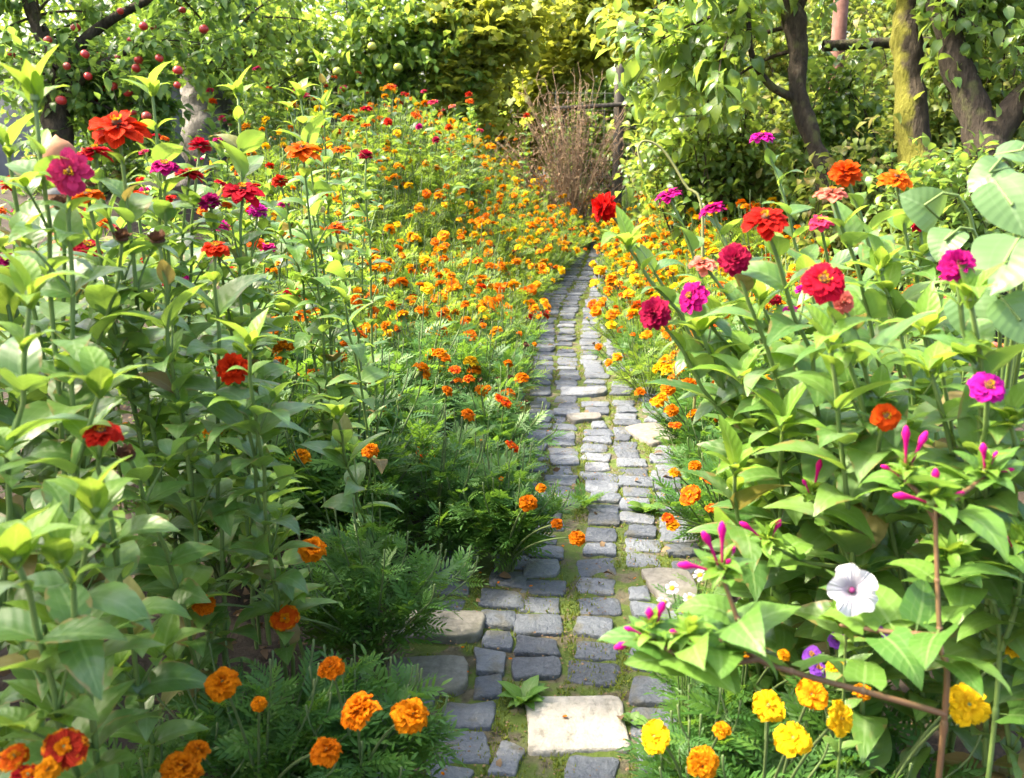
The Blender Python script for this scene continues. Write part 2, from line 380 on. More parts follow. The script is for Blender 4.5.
PET = {
 'red': petal_mat('petal_red', (0.32, 0.003, 0.003), (0.54, 0.006, 0.007)),
 'scarlet': petal_mat('petal_scarlet', (0.5, 0.014, 0.002), (0.66, 0.035, 0.003)),
 'orange_z': petal_mat('petal_orange_zinnia', (0.62, 0.06, 0.003), (0.76, 0.125, 0.004)),
 'magenta': petal_mat('petal_magenta', (0.36, 0.003, 0.11), (0.55, 0.008, 0.2)),
 'violet': petal_mat('petal_violet_pink', (0.45, 0.006, 0.2), (0.6, 0.015, 0.36)),
 'crimson': petal_mat('petal_crimson', (0.22, 0.003, 0.02), (0.42, 0.01, 0.05)),
 'pink': petal_mat('petal_pink', (0.58, 0.015, 0.075), (0.7, 0.045, 0.14)),
 'salmon': petal_mat('petal_salmon', (0.6, 0.09, 0.06), (0.8, 0.22, 0.17)),
 'palepink': petal_mat('petal_pale_pink', (0.75, 0.35, 0.35), (0.85, 0.5, 0.48)),
 'orange': petal_mat('petal_orange', (0.62, 0.12, 0.001), (0.78, 0.225, 0.002)),
 'gold': petal_mat('petal_gold', (0.72, 0.18, 0.003), (0.84, 0.36, 0.005)),
 'yellow': petal_mat('petal_yellow', (0.75, 0.36, 0.004), (0.85, 0.54, 0.008)),
 'flame': petal_mat('petal_flame', (0.5, 0.04, 0.002), (0.64, 0.075, 0.003), (0.8, 0.28, 0.006)),
 'mahogany': petal_mat('petal_mahogany', (0.25, 0.008, 0.006), (0.4, 0.015, 0.008), (0.8, 0.25, 0.01)),
 'white': petal_mat('petal_white', (0.36, 0.3, 0.4), (0.6, 0.59, 0.62), tfac=0.35),
 'bud': petal_mat('petal_tube_magenta', (0.3, 0.012, 0.05), (0.55, 0.008, 0.2)),
 'purple': petal_mat('petal_purple', (0.16, 0.03, 0.4), (0.3, 0.08, 0.6)),
}
# ------------------------------------------------------------------ templates
def leaf_T(w=0.42, n=6, prof='ovate', droop=0.7, up0=0.25, fold=0.18, wave=0.02, across=2, mat=0, petiole=0.0, seed=0):
    r = np.random.default_rng(seed)
    v = []; l = []; f = []
    ys, zs = [0.0], [0.0]
    for i in range(n):
        a = up0 - droop * ((i + 0.5) / n) * 1.25
        ys.append(ys[-1] + math.cos(a) / n); zs.append(zs[-1] + math.sin(a) / n)
    cols = np.linspace(-1, 1, 2 * across + 1)
    sway = r.uniform(-0.05, 0.05)
    for i in range(n + 1):
        t = i / n
        if prof == 'ovate': k = math.sin(math.pi * min(1, t * 0.98 + 0.015) ** 0.72) ** 0.85 * (1 - 0.25 * t)
        elif prof == 'heart': k = (0.82 if t < 0.05 else 1.05 * (1 - t) ** 0.75 * (1 + 0.28 * math.sin(t * 3.1))) if t < 0.999 else 0.0
        elif prof == 'lance': k = math.sin(math.pi * (0.03 + 0.97 * t) ** 0.8) ** 1.0
        elif prof == 'round': k = max(0.0, math.sin(math.pi * min(1, 0.04 + t * 0.96) ** 0.62)) ** 0.62
        else: k = 1 - t
        k = max(k, 0.03 if i else 0.12) * w
        if i == n: k = 0.004
        for c in cols:
            x = c * k + sway * t * t
            back = -0.12 * (abs(c) ** 2) * (1.0 if prof == 'heart' and t < 0.3 else 0.0)
            z = zs[i] + fold * abs(c) * k * (1 - 0.35 * abs(c)) + wave * math.sin(t * 11 + c * 4 + seed) * abs(c)
            v.append((x, ys[i] + back, z)); l.append((c, t))
    m = len(cols)
    for i in range(n):
        for j in range(m - 1):
            a = i * m + j; f.append((a, a + 1, a + m + 1, a + m))
    if petiole:
        v = [(x, y + petiole, z) for x, y, z in v]
        b = len(v)
        v += [(-0.012, 0, 0), (0.012, 0, 0), (0.012, petiole + 0.01, 0), (-0.012, petiole + 0.01, 0)]; l += [(0, 0)] * 4
        f.append((b, b + 1, b + 2, b + 3))
    return T(v, f, l, mat)
ZL = [leaf_T(0.275, 7, 'ovate', d, u0, fo, 0.012, 2, 0, 0, s) for s, (d, u0, fo) in enumerate([(0.9, 0.35, 0.35), (1.2, 0.3, 0.3), (0.5, 0.2, 0.4), (1.5, 0.5, 0.25), (0.8, 0.1, 0.5)])]
ZLS = [leaf_T(0.28, 4, 'ovate', d, 0.3, 0.35, 0.012, 1, 0, 0, s) for s, d in enumerate((0.8, 1.2, 0.5))]
LIME = [leaf_T(0.2, 5, 'lance', d, 0.4, 0.5, 0.01, 1, 0, 0, s) for s, d in enumerate((0.5, 0.9, 1.3))]
FL = [leaf_T(0.34, 7, 'heart', d, 0.2, 0.22, 0.02, 2, 0, 0.2, s) for s, d in enumerate((0.5, 0.9, 1.2))]
BL = [leaf_T(0.46, 8, 'round', d, 0.1, 0.2, 0.02, 3, 0, 0.0, s) for s, d in enumerate((0.5, 0.9))]
TL = [leaf_T(0.27, 3, 'lance', d, 0.2, 0.35, 0.02, 1, 0, 0.12, s) for s, d in enumerate((0.5, 0.9, 1.2))]
PL = [leaf_T(0.3, 4, 'ovate', d, 0.2, 0.35, 0.02, 1, 0, 0.15, s) for s, d in enumerate((0.6, 1.0, 1.4))]
def vine_T(seed):
    r = np.random.default_rng(seed)
    ang = np.linspace(-2.6, 2.6, 15)
    rad = np.array([0.42, 0.5, 0.38, 0.55, 0.62, 0.45, 0.6, 0.78, 0.6, 0.45, 0.62, 0.55, 0.38, 0.5, 0.42]) * r.uniform(0.92, 1.08, 15)
    v = [(0, 0.42, 0.0)]; l = [(0, 0.4)]
    for a, q in zip(ang, rad):
        x, y = math.sin(a) * q, 0.42 + math.cos(a) * q * 0.75
        v.append((x, y, -0.22 * q * q + r.uniform(-0.05, 0.05))); l.append((math.sin(a) * (0.3 + q), 0.5 + 0.5 * math.cos(a)))
    f = [(0, i + 1, i) for i in range(1, 15)]
    return T(v, f, l)
VL = [vine_T(s) for s in range(3)]
def pinnate_T(pairs=6, hi=True, droop=0.5, seed=0):
    r = np.random.default_rng(seed)
    v = []; l = []; f = []
    def rach(t): return np.array([0, t * math.cos(0.3 * droop), 0.18 * t - 0.5 * droop * t * t])
    for i in range(6):
        c = rach(i / 5 * 0.95); w = 0.009 * (1 - 0.6 * i / 5)
        v += [c + [-w, 0, 0], c + [w, 0, 0]]; l += [(0, i / 5), (0, i / 5)]
        if i: b = 2 * i; f.append((b - 2, b - 1, b + 1, b))
    def leaflet(c, d, L):
        d = unit(d); x = unit(np.cross(d, [0, 0, 1.0])); n = np.cross(x, d); w = L * 0.125
        b = len(v); dz = r.uniform(-0.12, 0.05)
        if hi:
            v.extend([c, c + d * L * .33 - x * w + n * .02, c + d * L * .33 + x * w + n * .02, c + d * L * .7 - x * w * .8 + n * dz * L * .4, c + d * L * .7 + x * w * .8 + n * dz * L * .4, c + d * L + n * dz * L])
            l.extend([(0, 0), (-1, .3), (1, .3), (-1, .7), (1, .7), (0, 1)])
            f.extend([(b, b + 2, b + 1), (b + 1, b + 2, b + 4, b + 3), (b + 3, b + 4, b + 5)])
        else:
            v.extend([c, c + d * L * .5 + x * w * 1.15, c + d * L + n * dz * L, c + d * L * .5 - x * w * 1.15]); l.extend([(0, 0), (1, .5), (0, 1), (-1, .5)])
            f.append((b, b + 1, b + 2, b + 3))
    for i in range(pairs):
        t = 0.16 + 0.78 * i / pairs; c = rach(t); L = 0.36 * (1 - 0.5 * abs(t - 0.5)) * r.uniform(0.85, 1.1)
        for s in (-1, 1):
            leaflet(c, np.array([s * 1.0, 0.75 + 0.5 * t, 0.15]), L)
    leaflet(rach(0.94), np.array([0, 1, -0.3 * droop]), 0.3)
    return T(v, f, l)
ML_HI = [pinnate_T(6, True, d, s) for s, d in enumerate((0.3, 0.7, 1.1))]
ML_LO = [pinnate_T(5, False, d, s) for s, d in enumerate((0.3, 0.9))]

def petal_T(n=4, w=0.4, curl=0.0, cup=0.1, wave=0.0, tipw=0.75, seed=0, across=1, notch=0.0):
    """unit length petal along +y, facing +z"""
    v = []; l = []; f = []
    y = z = 0.0
    cols = np.linspace(-1, 1, 2 * across + 1); m = len(cols)
    for i in range(n + 1):
        t = i / n
        k = w * (0.25 + 0.75 * math.sin(min(1, t / tipw) * math.pi / 2)) * (1 if t < tipw else math.sqrt(max(0.06, 1 - ((t - tipw) / (1.0001 - tipw)) ** 2)))
        for c in cols:
            v.append((c * k, y - (notch * (1 - abs(c)) if i == n else 0), z + cup * c * c * k + wave * math.sin(c * 5 + seed * 2.1 + t * 3) * t)); l.append((c, t))
        a = curl * (t + .5 / n); y += math.cos(a) / n; z += math.sin(a) / n
    for i in range(n):
        for j in range(m - 1):
            a = i * m + j; f.append((a, a + 1, a + m + 1, a + m))
    return T(v, f, l)

def rings(mb, T_list, spec, rng, mat=0, jit=0.12):
    """spec rows: count, start radius, height, length, tilt(rad above horizontal)"""
    for (n, r0, h, L, tilt) in spec:
        az = np.arange(n) * 2 * math.pi / n + rng.uniform(0, 6.28) + rng.normal(0, jit, n)
        tl = tilt + rng.normal(0, jit * 0.8, n)
        d = polar(az, tl); up = polar(az + math.pi, math.pi / 2 - tl)
        o = np.stack([np.cos(az) * r0, np.sin(az) * r0, np.full(n, h)], 1)
        LL = L * rng.uniform(0.88, 1.1, n)
        k = rng.integers(0, len(T_list), n)
        for i, tp in enumerate(T_list):
            s = k == i
            mb.many(tp, frames(d[s], up[s], rng.normal(0, 0.18, s.sum()), LL[s]), o[s], rng.random(s.sum()), mat)
def dome(mb, r, h, z0, mat, n=10, m=4, under=False):
    v = []; q = []
    for i in range(m + 1):
        a = i / m * math.pi / 2
        for j in range(n):
            b = 2 * math.pi * j / n
            v.append((r * math.cos(a) * math.cos(b) if i < m else 0.001 * math.cos(b), r * math.cos(a) * math.sin(b) if i < m else 0.001 * math.sin(b), z0 + h * math.sin(a)))
    for i in range(m):
        for j in range(n):
            k = (j + 1) % n; a = [i * n + j, i * n + k, (i + 1) * n + k, (i + 1) * n + j]
            q.append(a[::-1] if under else a)
    l = np.zeros((len(v), 3)); l[:, 1] = np.repeat(np.linspace(0, 1, m + 1), n); l[:, 2] = .4
    mb.raw(v, q, None, l, mat)
def tuft(mb, n, r, z, s, mat, rng):
    """small upright florets over a disc"""
    a = rng.uniform(0, 6.28, n); q = np.sqrt(rng.random(n)) * r
    o = np.stack([np.cos(a) * q, np.sin(a) * q, z + 0 * a], 1)
    tp = petal_T(2, 0.5, 0.4, 0.2)
    d = polar(a, rng.uniform(0.4, 1.3, n))
    mb.many(tp, frames(d, None, None, s * rng.uniform(.7, 1.2, n)), o, rng.random(n), mat)

ZP = [petal_T(4, 0.27, -0.25, 0.25, 0.015, 0.8, s, 1, 0.03) for s in range(3)]
ZPW = [petal_T(4, 0.40, -0.55, 0.3, 0.05, 0.75, s, 1, 0.06) for s in range(3)]
ZPN = [petal_T(4, 0.31, -0.4, 0.3, 0.04, 0.78, s, 1, 0.05) for s in range(3)]
ZPC = [petal_T(3, 0.36, 0.5, 0.4, 0.02, 0.75, s, 1) for s in range(3)]
MP = [petal_T(4, 0.5, -0.35, 0.15, 0.16, 0.7, s, 2, 0.08) for s in range(4)]
MPC = [petal_T(3, 0.52, -0.7, 0.2, 0.2, 0.7, s, 1, 0.06) for s in range(4)]
MPL = [petal_T(2, 0.75, -0.6, 0.15, 0.10, 0.7, s, 1) for s in range(3)]

HEAD = {}
def head_meshes(kind_, color, variant):
    """(petal mesh, centre mesh or None) of unit radius, facing +z"""
    key = (kind_, color, variant)
    if key in HEAD: return HEAD[key]
    r = np.random.default_rng(abs(hash((kind_, variant))) % 9973 if False else sum(map(ord, kind_)) * 31 + variant * 7)
    mb = MB(); cm = None
    if kind_ == 'flat':
        rings(mb, ZPW, [(11, 0.12, 0.0, 0.95, 0.02), (10, 0.12, 0.05, 0.85, 0.18), (8, 0.12, 0.1, 0.65, 0.42)], r)
        dome(mb, 0.26, -0.3, 0.0, 1, 8, 3, True)
        c = MB(); dome(c, 0.26, 0.22, 0.08, 0, 10, 4); tuft(c, 26, 0.26, 0.24, 0.14, 1, r); cm = c.mesh('flower_centre', [M['brown_c'], M['yel_c']])
    elif kind_ == 'loose':
        rings(mb, ZPN, [(12, 0.15, 0.0, 1.0, -0.05), (11, 0.15, 0.07, 0.88, 0.12), (9, 0.12, 0.13, 0.66, 0.34), (7, 0.1, 0.17, 0.42, 0.6)], r, 0, 0.2)
        dome(mb, 0.3, -0.34, 0.0, 1, 8, 3, True)
        c = MB(); dome(c, 0.2, 0.24, 0.16, 0, 10, 4); tuft(c, 16, 0.18, 0.36, 0.14, 1, r); cm = c.mesh('flower_centre', [M['brown_c'], M['yel_c']])
    elif kind_ == 'pom':
        spec = [(14, 0.2, 0.0, 0.82, -0.28), (14, 0.2, 0.08, 0.8, -0.05), (13, 0.18, 0.17, 0.74, 0.2), (12, 0.15, 0.26, 0.64, 0.45), (10, 0.1, 0.33, 0.54, 0.75), (7, 0.06, 0.38, 0.44, 1.05), (4, 0.02, 0.42, 0.36, 1.4)]
        rings(mb, ZP + ZPC[:1], spec, r)
        dome(mb, 0.34, -0.38, 0.02, 1, 9, 3, True)
    elif kind_ == 'mari':
        spec = [(11, 0.22, 0.0, 0.76, -0.05), (12, 0.25, 0.08, 0.66, 0.2), (12, 0.22, 0.18, 0.56, 0.42), (11, 0.17, 0.27, 0.46, 0.65), (9, 0.12, 0.34, 0.4, 0.9), (6, 0.05, 0.38, 0.36, 1.25)]
        rings(mb, MP + MPC, spec, r, 0, 0.28)
        mb.tube([(0, 0, -0.95), (0, 0, -0.7), (0, 0, -0.3), (0, 0, 0.03)], np.array([0.07, 0.17, 0.24, 0.27]), 7, 1)
    elif kind_ == 'crest':
        spec = [(7, 0.12, 0.02, 0.9, 0.0), (6, 0.12, 0.07, 0.72, 0.16), (7, 0.08, 0.12, 0.34, 0.6), (5, 0.04, 0.14, 0.28, 1.1)]
        rings(mb, MP, spec[:2], r, 0, 0.15); rings(mb, MPC, spec[2:], r, 2, 0.25)
        mb.tube([(0, 0, -0.95), (0, 0, -0.7), (0, 0, -0.3), (0, 0, 0.03)], np.array([0.07, 0.17, 0.22, 0.24]), 7, 1)
    elif kind_ == 'mlo':
        spec = [(8, 0.15, 0.02, 0.82, 0.08), (7, 0.15, 0.15, 0.68, 0.45), (4, 0.06, 0.26, 0.5, 0.95)]
        rings(mb, MPL, spec, r, 0, 0.25)
        mb.tube([(0, 0, -0.9), (0, 0, -0.3), (0, 0, 0.03)], np.array([0.08, 0.22, 0.25]), 5, 1)
    elif kind_ == 'mbud':
        mb.tube([(0, 0, -.6), (0, 0, -.3), (0, 0, .1), (0, 0, .45), (0, 0, .62)], np.array([.1, .3, .38, .33, .2]), 7, 1)
        rings(mb, MPC, [(6, .1, .5, .4, 1.2)], r, 0, .2)
    elif kind_ == 'mold':
        tuft(mb, 30, .5, .1, .5, 0, r); mb.tube([(0, 0, -.9), (0, 0, -.4), (0, 0, .1)], np.array([.08, .28, .36]), 7, 1); dome(mb, .5, .3, 0, 0, 8, 3)
    elif kind_ == 'seed':          # spent brown seed head
        tuft(mb, 60, 0.62, 0.1, 0.5, 2, r); dome(mb, 0.62, 0.45, -0.05, 2, 10, 4); dome(mb, 0.62, -0.5, -0.05, 1, 9, 3, True)
    mats = [PET.get(color), M['calyx'], M['brown_c'] if kind_ == 'seed' else PET['orange' if color in ('mahogany', 'flame') else ('yellow' if color == 'yellow' else 'gold')]]
    if kind_ in ('seed', 'mold'): mats[0] = M['brown_c']
    pm = mb.mesh('flower_head', mats)
    HEAD[key] = (pm, cm)
    return HEAD[key]
def put_head(parent, kind_, color, loc, direc, size, label=None):
    pm, cm = head_meshes(kind_, color, int(rr(0, 3)))
    q = Vector([float(x) for x in direc]).to_track_quat('Z', 'Y')
    e = q.to_matrix().to_4x4()
    from mathutils import Matrix
    e = (e @ Matrix.Rotation(rr(0, 6.28), 4, 'Z')).to_euler()
    nm = {'seed': 'seed_head', 'mold': 'spent_head', 'mbud': 'flower_bud'}.get(kind_, 'flower_head')
    o = link(nm, pm, parent, loc, e, float(size))
    if label: o['label'] = label
    if cm is not None: link('flower_centre', cm, o)
    return o

# ------------------------------------------------------------------ zinnia
def zin_geometry(tips, rng, leafL=0.095, node=0.085, hi=True, r0=0.0045, bare=0.12, lean=None, old=0.04):
    """tips: list of local xyz; stems grow from the origin. Returns stem MB, leaf MB, tip dirs"""
    st, lf = MB(), MB(); dirs = []
    LT = ZL if hi else ZLS
    for k, tp in enumerate(tips):
        tp = np.asarray(tp, float)
        h = tp[2]
        start = np.array([rng.uniform(-.03, .03), rng.uniform(-.03, .03), 0.0])
        ctrl = np.array([tp[0] * rng.uniform(0.1, 0.45) + rng.uniform(-.03, .03), tp[1] * rng.uniform(0.1, 0.45) + rng.uniform(-.03, .03), h * rng.uniform(.5, .65)])
        n = 14
        c = bez(start, ctrl, tp, n) + 0
        c[1:-1] += rng.normal(0, 0.004, (n - 2, 3))
        st.tube(c, np.linspace(r0 * 1.25, r0 * 0.75, n), 6, 0)
        L = np.linalg.norm(np.diff(c, axis=0), axis=1).sum()
        tan = unit(np.gradient(c, axis=0)); dirs.append(tan[-1])
        m = max(2, int(L / node))
        az0 = rng.uniform(0, 3.14)
        for i in range(m):
            t = bare + (0.985 - bare) * (i + rng.uniform(0, .4)) / m
            if t > 0.995: continue
            x = t * (n - 1); a = int(x); q = c[a] + (c[min(a + 1, n - 1)] - c[a]) * (x - a); tg = tan[a]
            az = az0 + (i % 2) * math.pi / 2 + rng.normal(0, .25)
            big = math.sin(min(1, 0.25 + 0.9 * (1 - abs(t - .55) * 1.3)) * math.pi / 2)
            l = leafL * big * rng.uniform(.75, 1.15)
            if t > .92: l *= .6
            for s in (0, math.pi):
                if rng.random() < 0.06 + (0.35 if t < .25 else 0): continue
                el = rng.normal(0.25 if t < .85 else .7, .25)
                d = polar(az + s, el); d = unit(d + 0.25 * tg)
                tpz = LT[rng.integers(0, len(LT))]
                isold = rng.random() < old + (0.18 if t < .3 else 0)
                lf.many(tpz, frames([d], None, np.array([rng.normal(0, .3)]), np.array([l])), [q], [rng.random()], 1 if isold else (2 if (t > .9 and rng.random() < .8) else 0))
                if hi and rng.random() < 0.22 and .2 < t < .85:      # side shoot in the axil
                    d2 = unit(d + np.array([0, 0, 1.1])); sl = rng.uniform(.05, .12)
                    e = q + d2 * sl; st.tube(bez(q, q + d2 * sl * .5 + [0, 0, .01], e, 5), np.linspace(r0 * .6, r0 * .4, 5), 5, 0)
                    for w in range(4):
                        dd = unit(polar(az + w * math.pi / 2, .5) + d2 * .4)
                        lf.many(LT[rng.integers(0, len(LT))], frames([dd], None, None, np.array([l * rng.uniform(.4, .65)])), [e - d2 * .015 * (w // 2)], [rng.random()], 2 if rng.random() < .6 else 0)
    return st, lf, dirs
ZM = [M['zleaf'], M['zleaf_old'], M['lime']]
def hero_zinnia(base, heads, label, seed, leafL=0.095, node=0.085, extra=(), group='zinnias', old=0.04, bare=.12, r0=0.0045):
    """heads: (point, kind, colour, radius, lookdir or None); extra: world points of leafy tips without a bloom"""
    rng = np.random.default_rng(seed)
    base = np.array([base[0], base[1], max(0.0, soil_z(base[0], base[1])) if base[1] > 4 else 0.0])
    t = thing('zinnia_plant', label, 'flower', base, 0, group)
    tips = [np.asarray(h[0]) - base for h in heads] + [np.asarray(e) - base for e in extra]
    st, lf, dirs = zin_geometry(tips, rng, leafL, node, True, old=old, bare=bare, r0=r0)
    for e in extra:                                              # rosette of young leaves round a green bud
        e = np.asarray(e) - base
        for w in range(6):
            dd = polar(w * 1.05 + rng.uniform(-.2, .2), rng.uniform(.35, 1.1))
            lf.many(LIME[rng.integers(0, 3)], frames([dd], None, None, np.array([leafL * rng.uniform(.45, .8)])), [e - [0, 0, .012 * (w % 2)]], [rng.random()], 2)
        dome(st, 0.008, 0.014, 0, 0, 6, 3); st.V[-1][:] += e
    st.obj('stem', M['zstem'], t); lf.obj('foliage', ZM, t)
    for (p, k, c, r, look), d in zip(heads, dirs):
        dd = unit(np.array(d) + np.array([0, -.15, .45])) if look is None else unit(look)
        put_head(t, k, c, np.asarray(p) - base, dd, r)
    return t
ZPROTO = []
def zin_protos(n=7):
    for i in range(n):
        rng = np.random.default_rng(300 + i)
        tips = []
        for k in range(rng.integers(3, 6)):
            a = rng.uniform(0, 6.28); q = rng.uniform(.05, .2)
            tips.append((math.cos(a) * q, math.sin(a) * q, rng.uniform(.78, 1.05)))
        st, lf, dirs = zin_geometry(tips, rng, .14, .08, False)
        ZPROTO.append((st.mesh('stem', M['zstem']), lf.mesh('foliage', ZM), tips, dirs))
def put_zinnia(x, y, colors, label, scale=1.0, group='zinnias', psize=.034, bloom=.8):
    sm, fm, tips, dirs = ZPROTO[int(rr(0, len(ZPROTO)))]
    t = thing('zinnia_plant', label, 'flower', (x, y, soil_z(x, y)), rr(0, 6.28), group, scale)
    link('stem', sm, t); link('foliage', fm, t)
    for p, d in zip(tips, dirs):
        u = rr(0, 1)
        if u > bloom:
            if u > .93: put_head(t, 'seed', 'brown', p, unit(np.array(d) + [0, 0, .4]), psize * .6 / scale)
            continue
        put_head(t, ['flat', 'loose', 'pom', 'pom'][int(rr(0, 4))], colors[int(rr(0, len(colors)))], p, unit(np.array(d) + [rr(-.3, .3), rr(-.3, .3), .5]), psize * rr(.8, 1.15) / scale)
    return t

# ------------------------------------------------------------------ marigold
MPROTO = {'hi': [], 'lo': [], 'far': []}
def mari_proto(lod, seed, rad=.25, h=.42, nl=230, nt=22):
    rng = np.random.default_rng(seed)
    st, lf = MB(), MB()
    LT = ML_HI if lod == 'hi' else ML_LO
    heads = []
    for k in range(nt):
        a = rng.uniform(0, 6.28); q = rad * math.sqrt(rng.random()) * .95
        top = np.array([math.cos(a) * q, math.sin(a) * q, h * (1 - .45 * (q / rad) ** 2) * rng.uniform(.8, 1.08)])
        c = bez((rng.uniform(-.02, .02), rng.uniform(-.02, .02), 0), (top[0] * .45, top[1] * .45, top[2] * .55), top, 8)
        st.tube(c, np.linspace(.004, .0022, 8), 5, 0)
        tan = unit(np.gradient(c, axis=0))
        n = nl // nt
        tt = rng.uniform(.25, 1.0, n); idx = np.minimum((tt * 7).astype(int), 6)
        o = c[idx] + (c[idx + 1] - c[idx]) * (tt * 7 - idx)[:, None]
        az = rng.uniform(0, 6.28, n)
        out = np.stack([np.cos(a) + 0 * az, np.sin(a) + 0 * az, 0 * az], 1) * (.7 * q / rad)
        d = unit(polar(az, rng.normal(.35, .35, n)) + out + tan[idx] * .25)
        L = rng.uniform(.062, .108, n) * (1 - .35 * (tt > .9))
        kk = rng.integers(0, len(LT), n)
        for i, tp in enumerate(LT):
            s = kk == i
            lf.many(tp, frames(d[s], None, rng.normal(0, .35, s.sum()), L[s]), o[s], rng.random(s.sum()) * .55 + .45 * (o[s][:, 2] / h).clip(0, 1) * rng.random(s.sum()))
        hl = rng.uniform(.03, .075)
        e = top + tan[-1] * hl * .6 + np.array([0, 0, hl * .6])
        st.tube(bez(top, top + tan[-1] * hl * .5, e, 4), np.array([.0022, .002, .002, .0028]), 5, 0)
        heads.append((e, unit(tan[-1] + np.array([0, 0, .9]))))
    order = rng.permutation(len(heads))
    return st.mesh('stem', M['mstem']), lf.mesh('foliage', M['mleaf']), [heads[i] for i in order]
def mari_protos():
    for i in range(5): MPROTO['hi'].append(mari_proto('hi', 50 + i, .27, .42, 420, 24))
    for i in range(4):
        s_, f_, h_ = mari_proto('lo', 95 + i, .27, .42, 260, 24); f_.materials[0] = M['mleaf_sunlit']; MPROTO['far'].append((s_, f_, h_))
    for i in range(5): MPROTO['lo'].append(mari_proto('lo', 80 + i, .27, .42, 260, 24))
def put_marigold(x, y, label, colors, nheads, lod='hi', scale=1.0, group=None, hs=.022, rz=None, z=0.0):
    sm, fm, heads = MPROTO[lod][int(rr(0, len(MPROTO[lod])))]
    t = thing('marigold_plant', label, 'flower', (x, y, soil_z(x, y)), rr(0, 6.28) if rz is None else rz, group, scale)
    link('stem', sm, t); link('foliage', fm, t)
    for p, d in heads[:max(0, int(nheads * (1 if nheads < 5 else rr(.35, 1.5))))]:
        c = colors[int(rr(0, len(colors)))]
        k = 'mlo' if lod != 'hi' else ('crest' if c in ('mahogany', 'flame') and rr(0, 1) < .6 else 'mari')
        u = rr(0, 1)
        if u < .09: k = 'mold'
        elif u < .2: k = 'mbud'
        put_head(t, k, c, p, unit(d + np.array([rr(-.7, .7), rr(-.8, .5), 0])), hs * rr(.55, 1.25) / scale * (.62 if k in ('mold', 'mbud') else 1))
    return t
def hero_marigold(base, heads, label, seed, rad=.2, h=.36, group=None, nl=200, nt=16, lean=1.0):
    """heads: (world point, kind, colour, radius, look)"""
    rng = np.random.default_rng(seed)
    base = np.array([base[0], base[1], 0.0])
    sm, fm, _ = mari_proto('hi', seed, rad, h, nl, nt)
    t = thing('marigold_plant', label, 'flower', base, 0, group)
    st = MB()
    for (p, k, c, r, look) in heads:
        q = np.asarray(p) - base
        st.tube(bez((rng.uniform(-.02, .02), rng.uniform(-.02, .02), 0.02), (q[0] * .35, q[1] * .35, q[2] * .6), q, 10), np.linspace(.0035, .0022, 10), 5)
    link('stem', sm, t); link('foliage', fm, t)
    if heads: st.obj('flower_stalks', M['mstem'], t)
    for (p, k, c, r, look) in heads:
        put_head(t, k, c, np.asarray(p) - base, unit(look if look is not None else np.array([rng.uniform(-.3, .3), rng.uniform(-.6, -.1), 1.0])), r)
    return t
# ------------------------------------------------------------------ ground, path
PW = 0.90
def xl(y): return -0.53 + 0.105 * y - .12 * math.exp(-((y - 6.8) / 2.0) ** 2)            # path edges
def xr(y): return xl(y) + PW
XL = np.vectorize(xl)
def hnoise(x, y, s, a): return a * noise.fractal(Vector((x * s, y * s, 0.3)), 1.0, 2.0, 4)
def axis(segs):
    out = []
    for a, b, n in segs: out += list(np.linspace(a, b, n, endpoint=False))
    return np.array(out + [segs[-1][1]])
def grid_obj(name, xs, ys, zf, mat):
    v = np.array([(x, y, zf(x, y)) for y in ys for x in xs]); nx = len(xs)
    q = [(j * nx + i, j * nx + i + 1, (j + 1) * nx + i + 1, (j + 1) * nx + i) for j in range(len(ys) - 1) for i in range(nx - 1)]
    mb = MB(); mb.raw(v, q); return mb.obj(name, mat)
def soil_z(x, y):
    p = (x - xl(y)) / PW
    k = 0.0 if -0.02 < p < 1.02 else min(1.0, (max(-p, p - 1) - .02) * 3)
    s = lambda a: a * a * (3 - 2 * a) if 0 < a < 1 else float(a >= 1)
    bank = s((y - 4.0) / 5.0) * (.85 * s((-.1 - p) / 1.9) if p < 0 else .35 * s((p - 1.1) / 1.8)) * s((19 - y) / 4)
    return bank - 0.045 + k * (0.045 + max(-.02, hnoise(x, y, 5, .02) + hnoise(x, y, 25, .012)))
g = grid_obj('ground', axis([(-160, -6, 14), (-6, -2.5, 30), (-2.5, 2.5, 170), (2.5, 7, 30), (7, 160, 14)]),
             axis([(-40, 0, 8), (0, 4.5, 150), (4.5, 14, 120), (14, 30, 20), (30, 200, 12)]), soil_z, M['soil'])
kind(g, 'structure')
mb = MB()
ys = np.linspace(.6, 14.5, 900); ts = np.linspace(-.06, 1.06, 60)
v = np.array([(xl(y) + PW * t, y, -.003 + hnoise(xl(y) + PW * t, y, 26, .008) + hnoise(t, y, 3, .004) - (.05 if t < -.05 or t > 1.05 else 0)) for y in ys for t in ts])
n = len(ts)
mb.raw(v, [(j * n + i, j * n + i + 1, (j + 1) * n + i + 1, (j + 1) * n + i) for j in range(len(ys) - 1) for i in range(n - 1)])
kind(mb.obj('path_bed', M['moss']), 'structure')

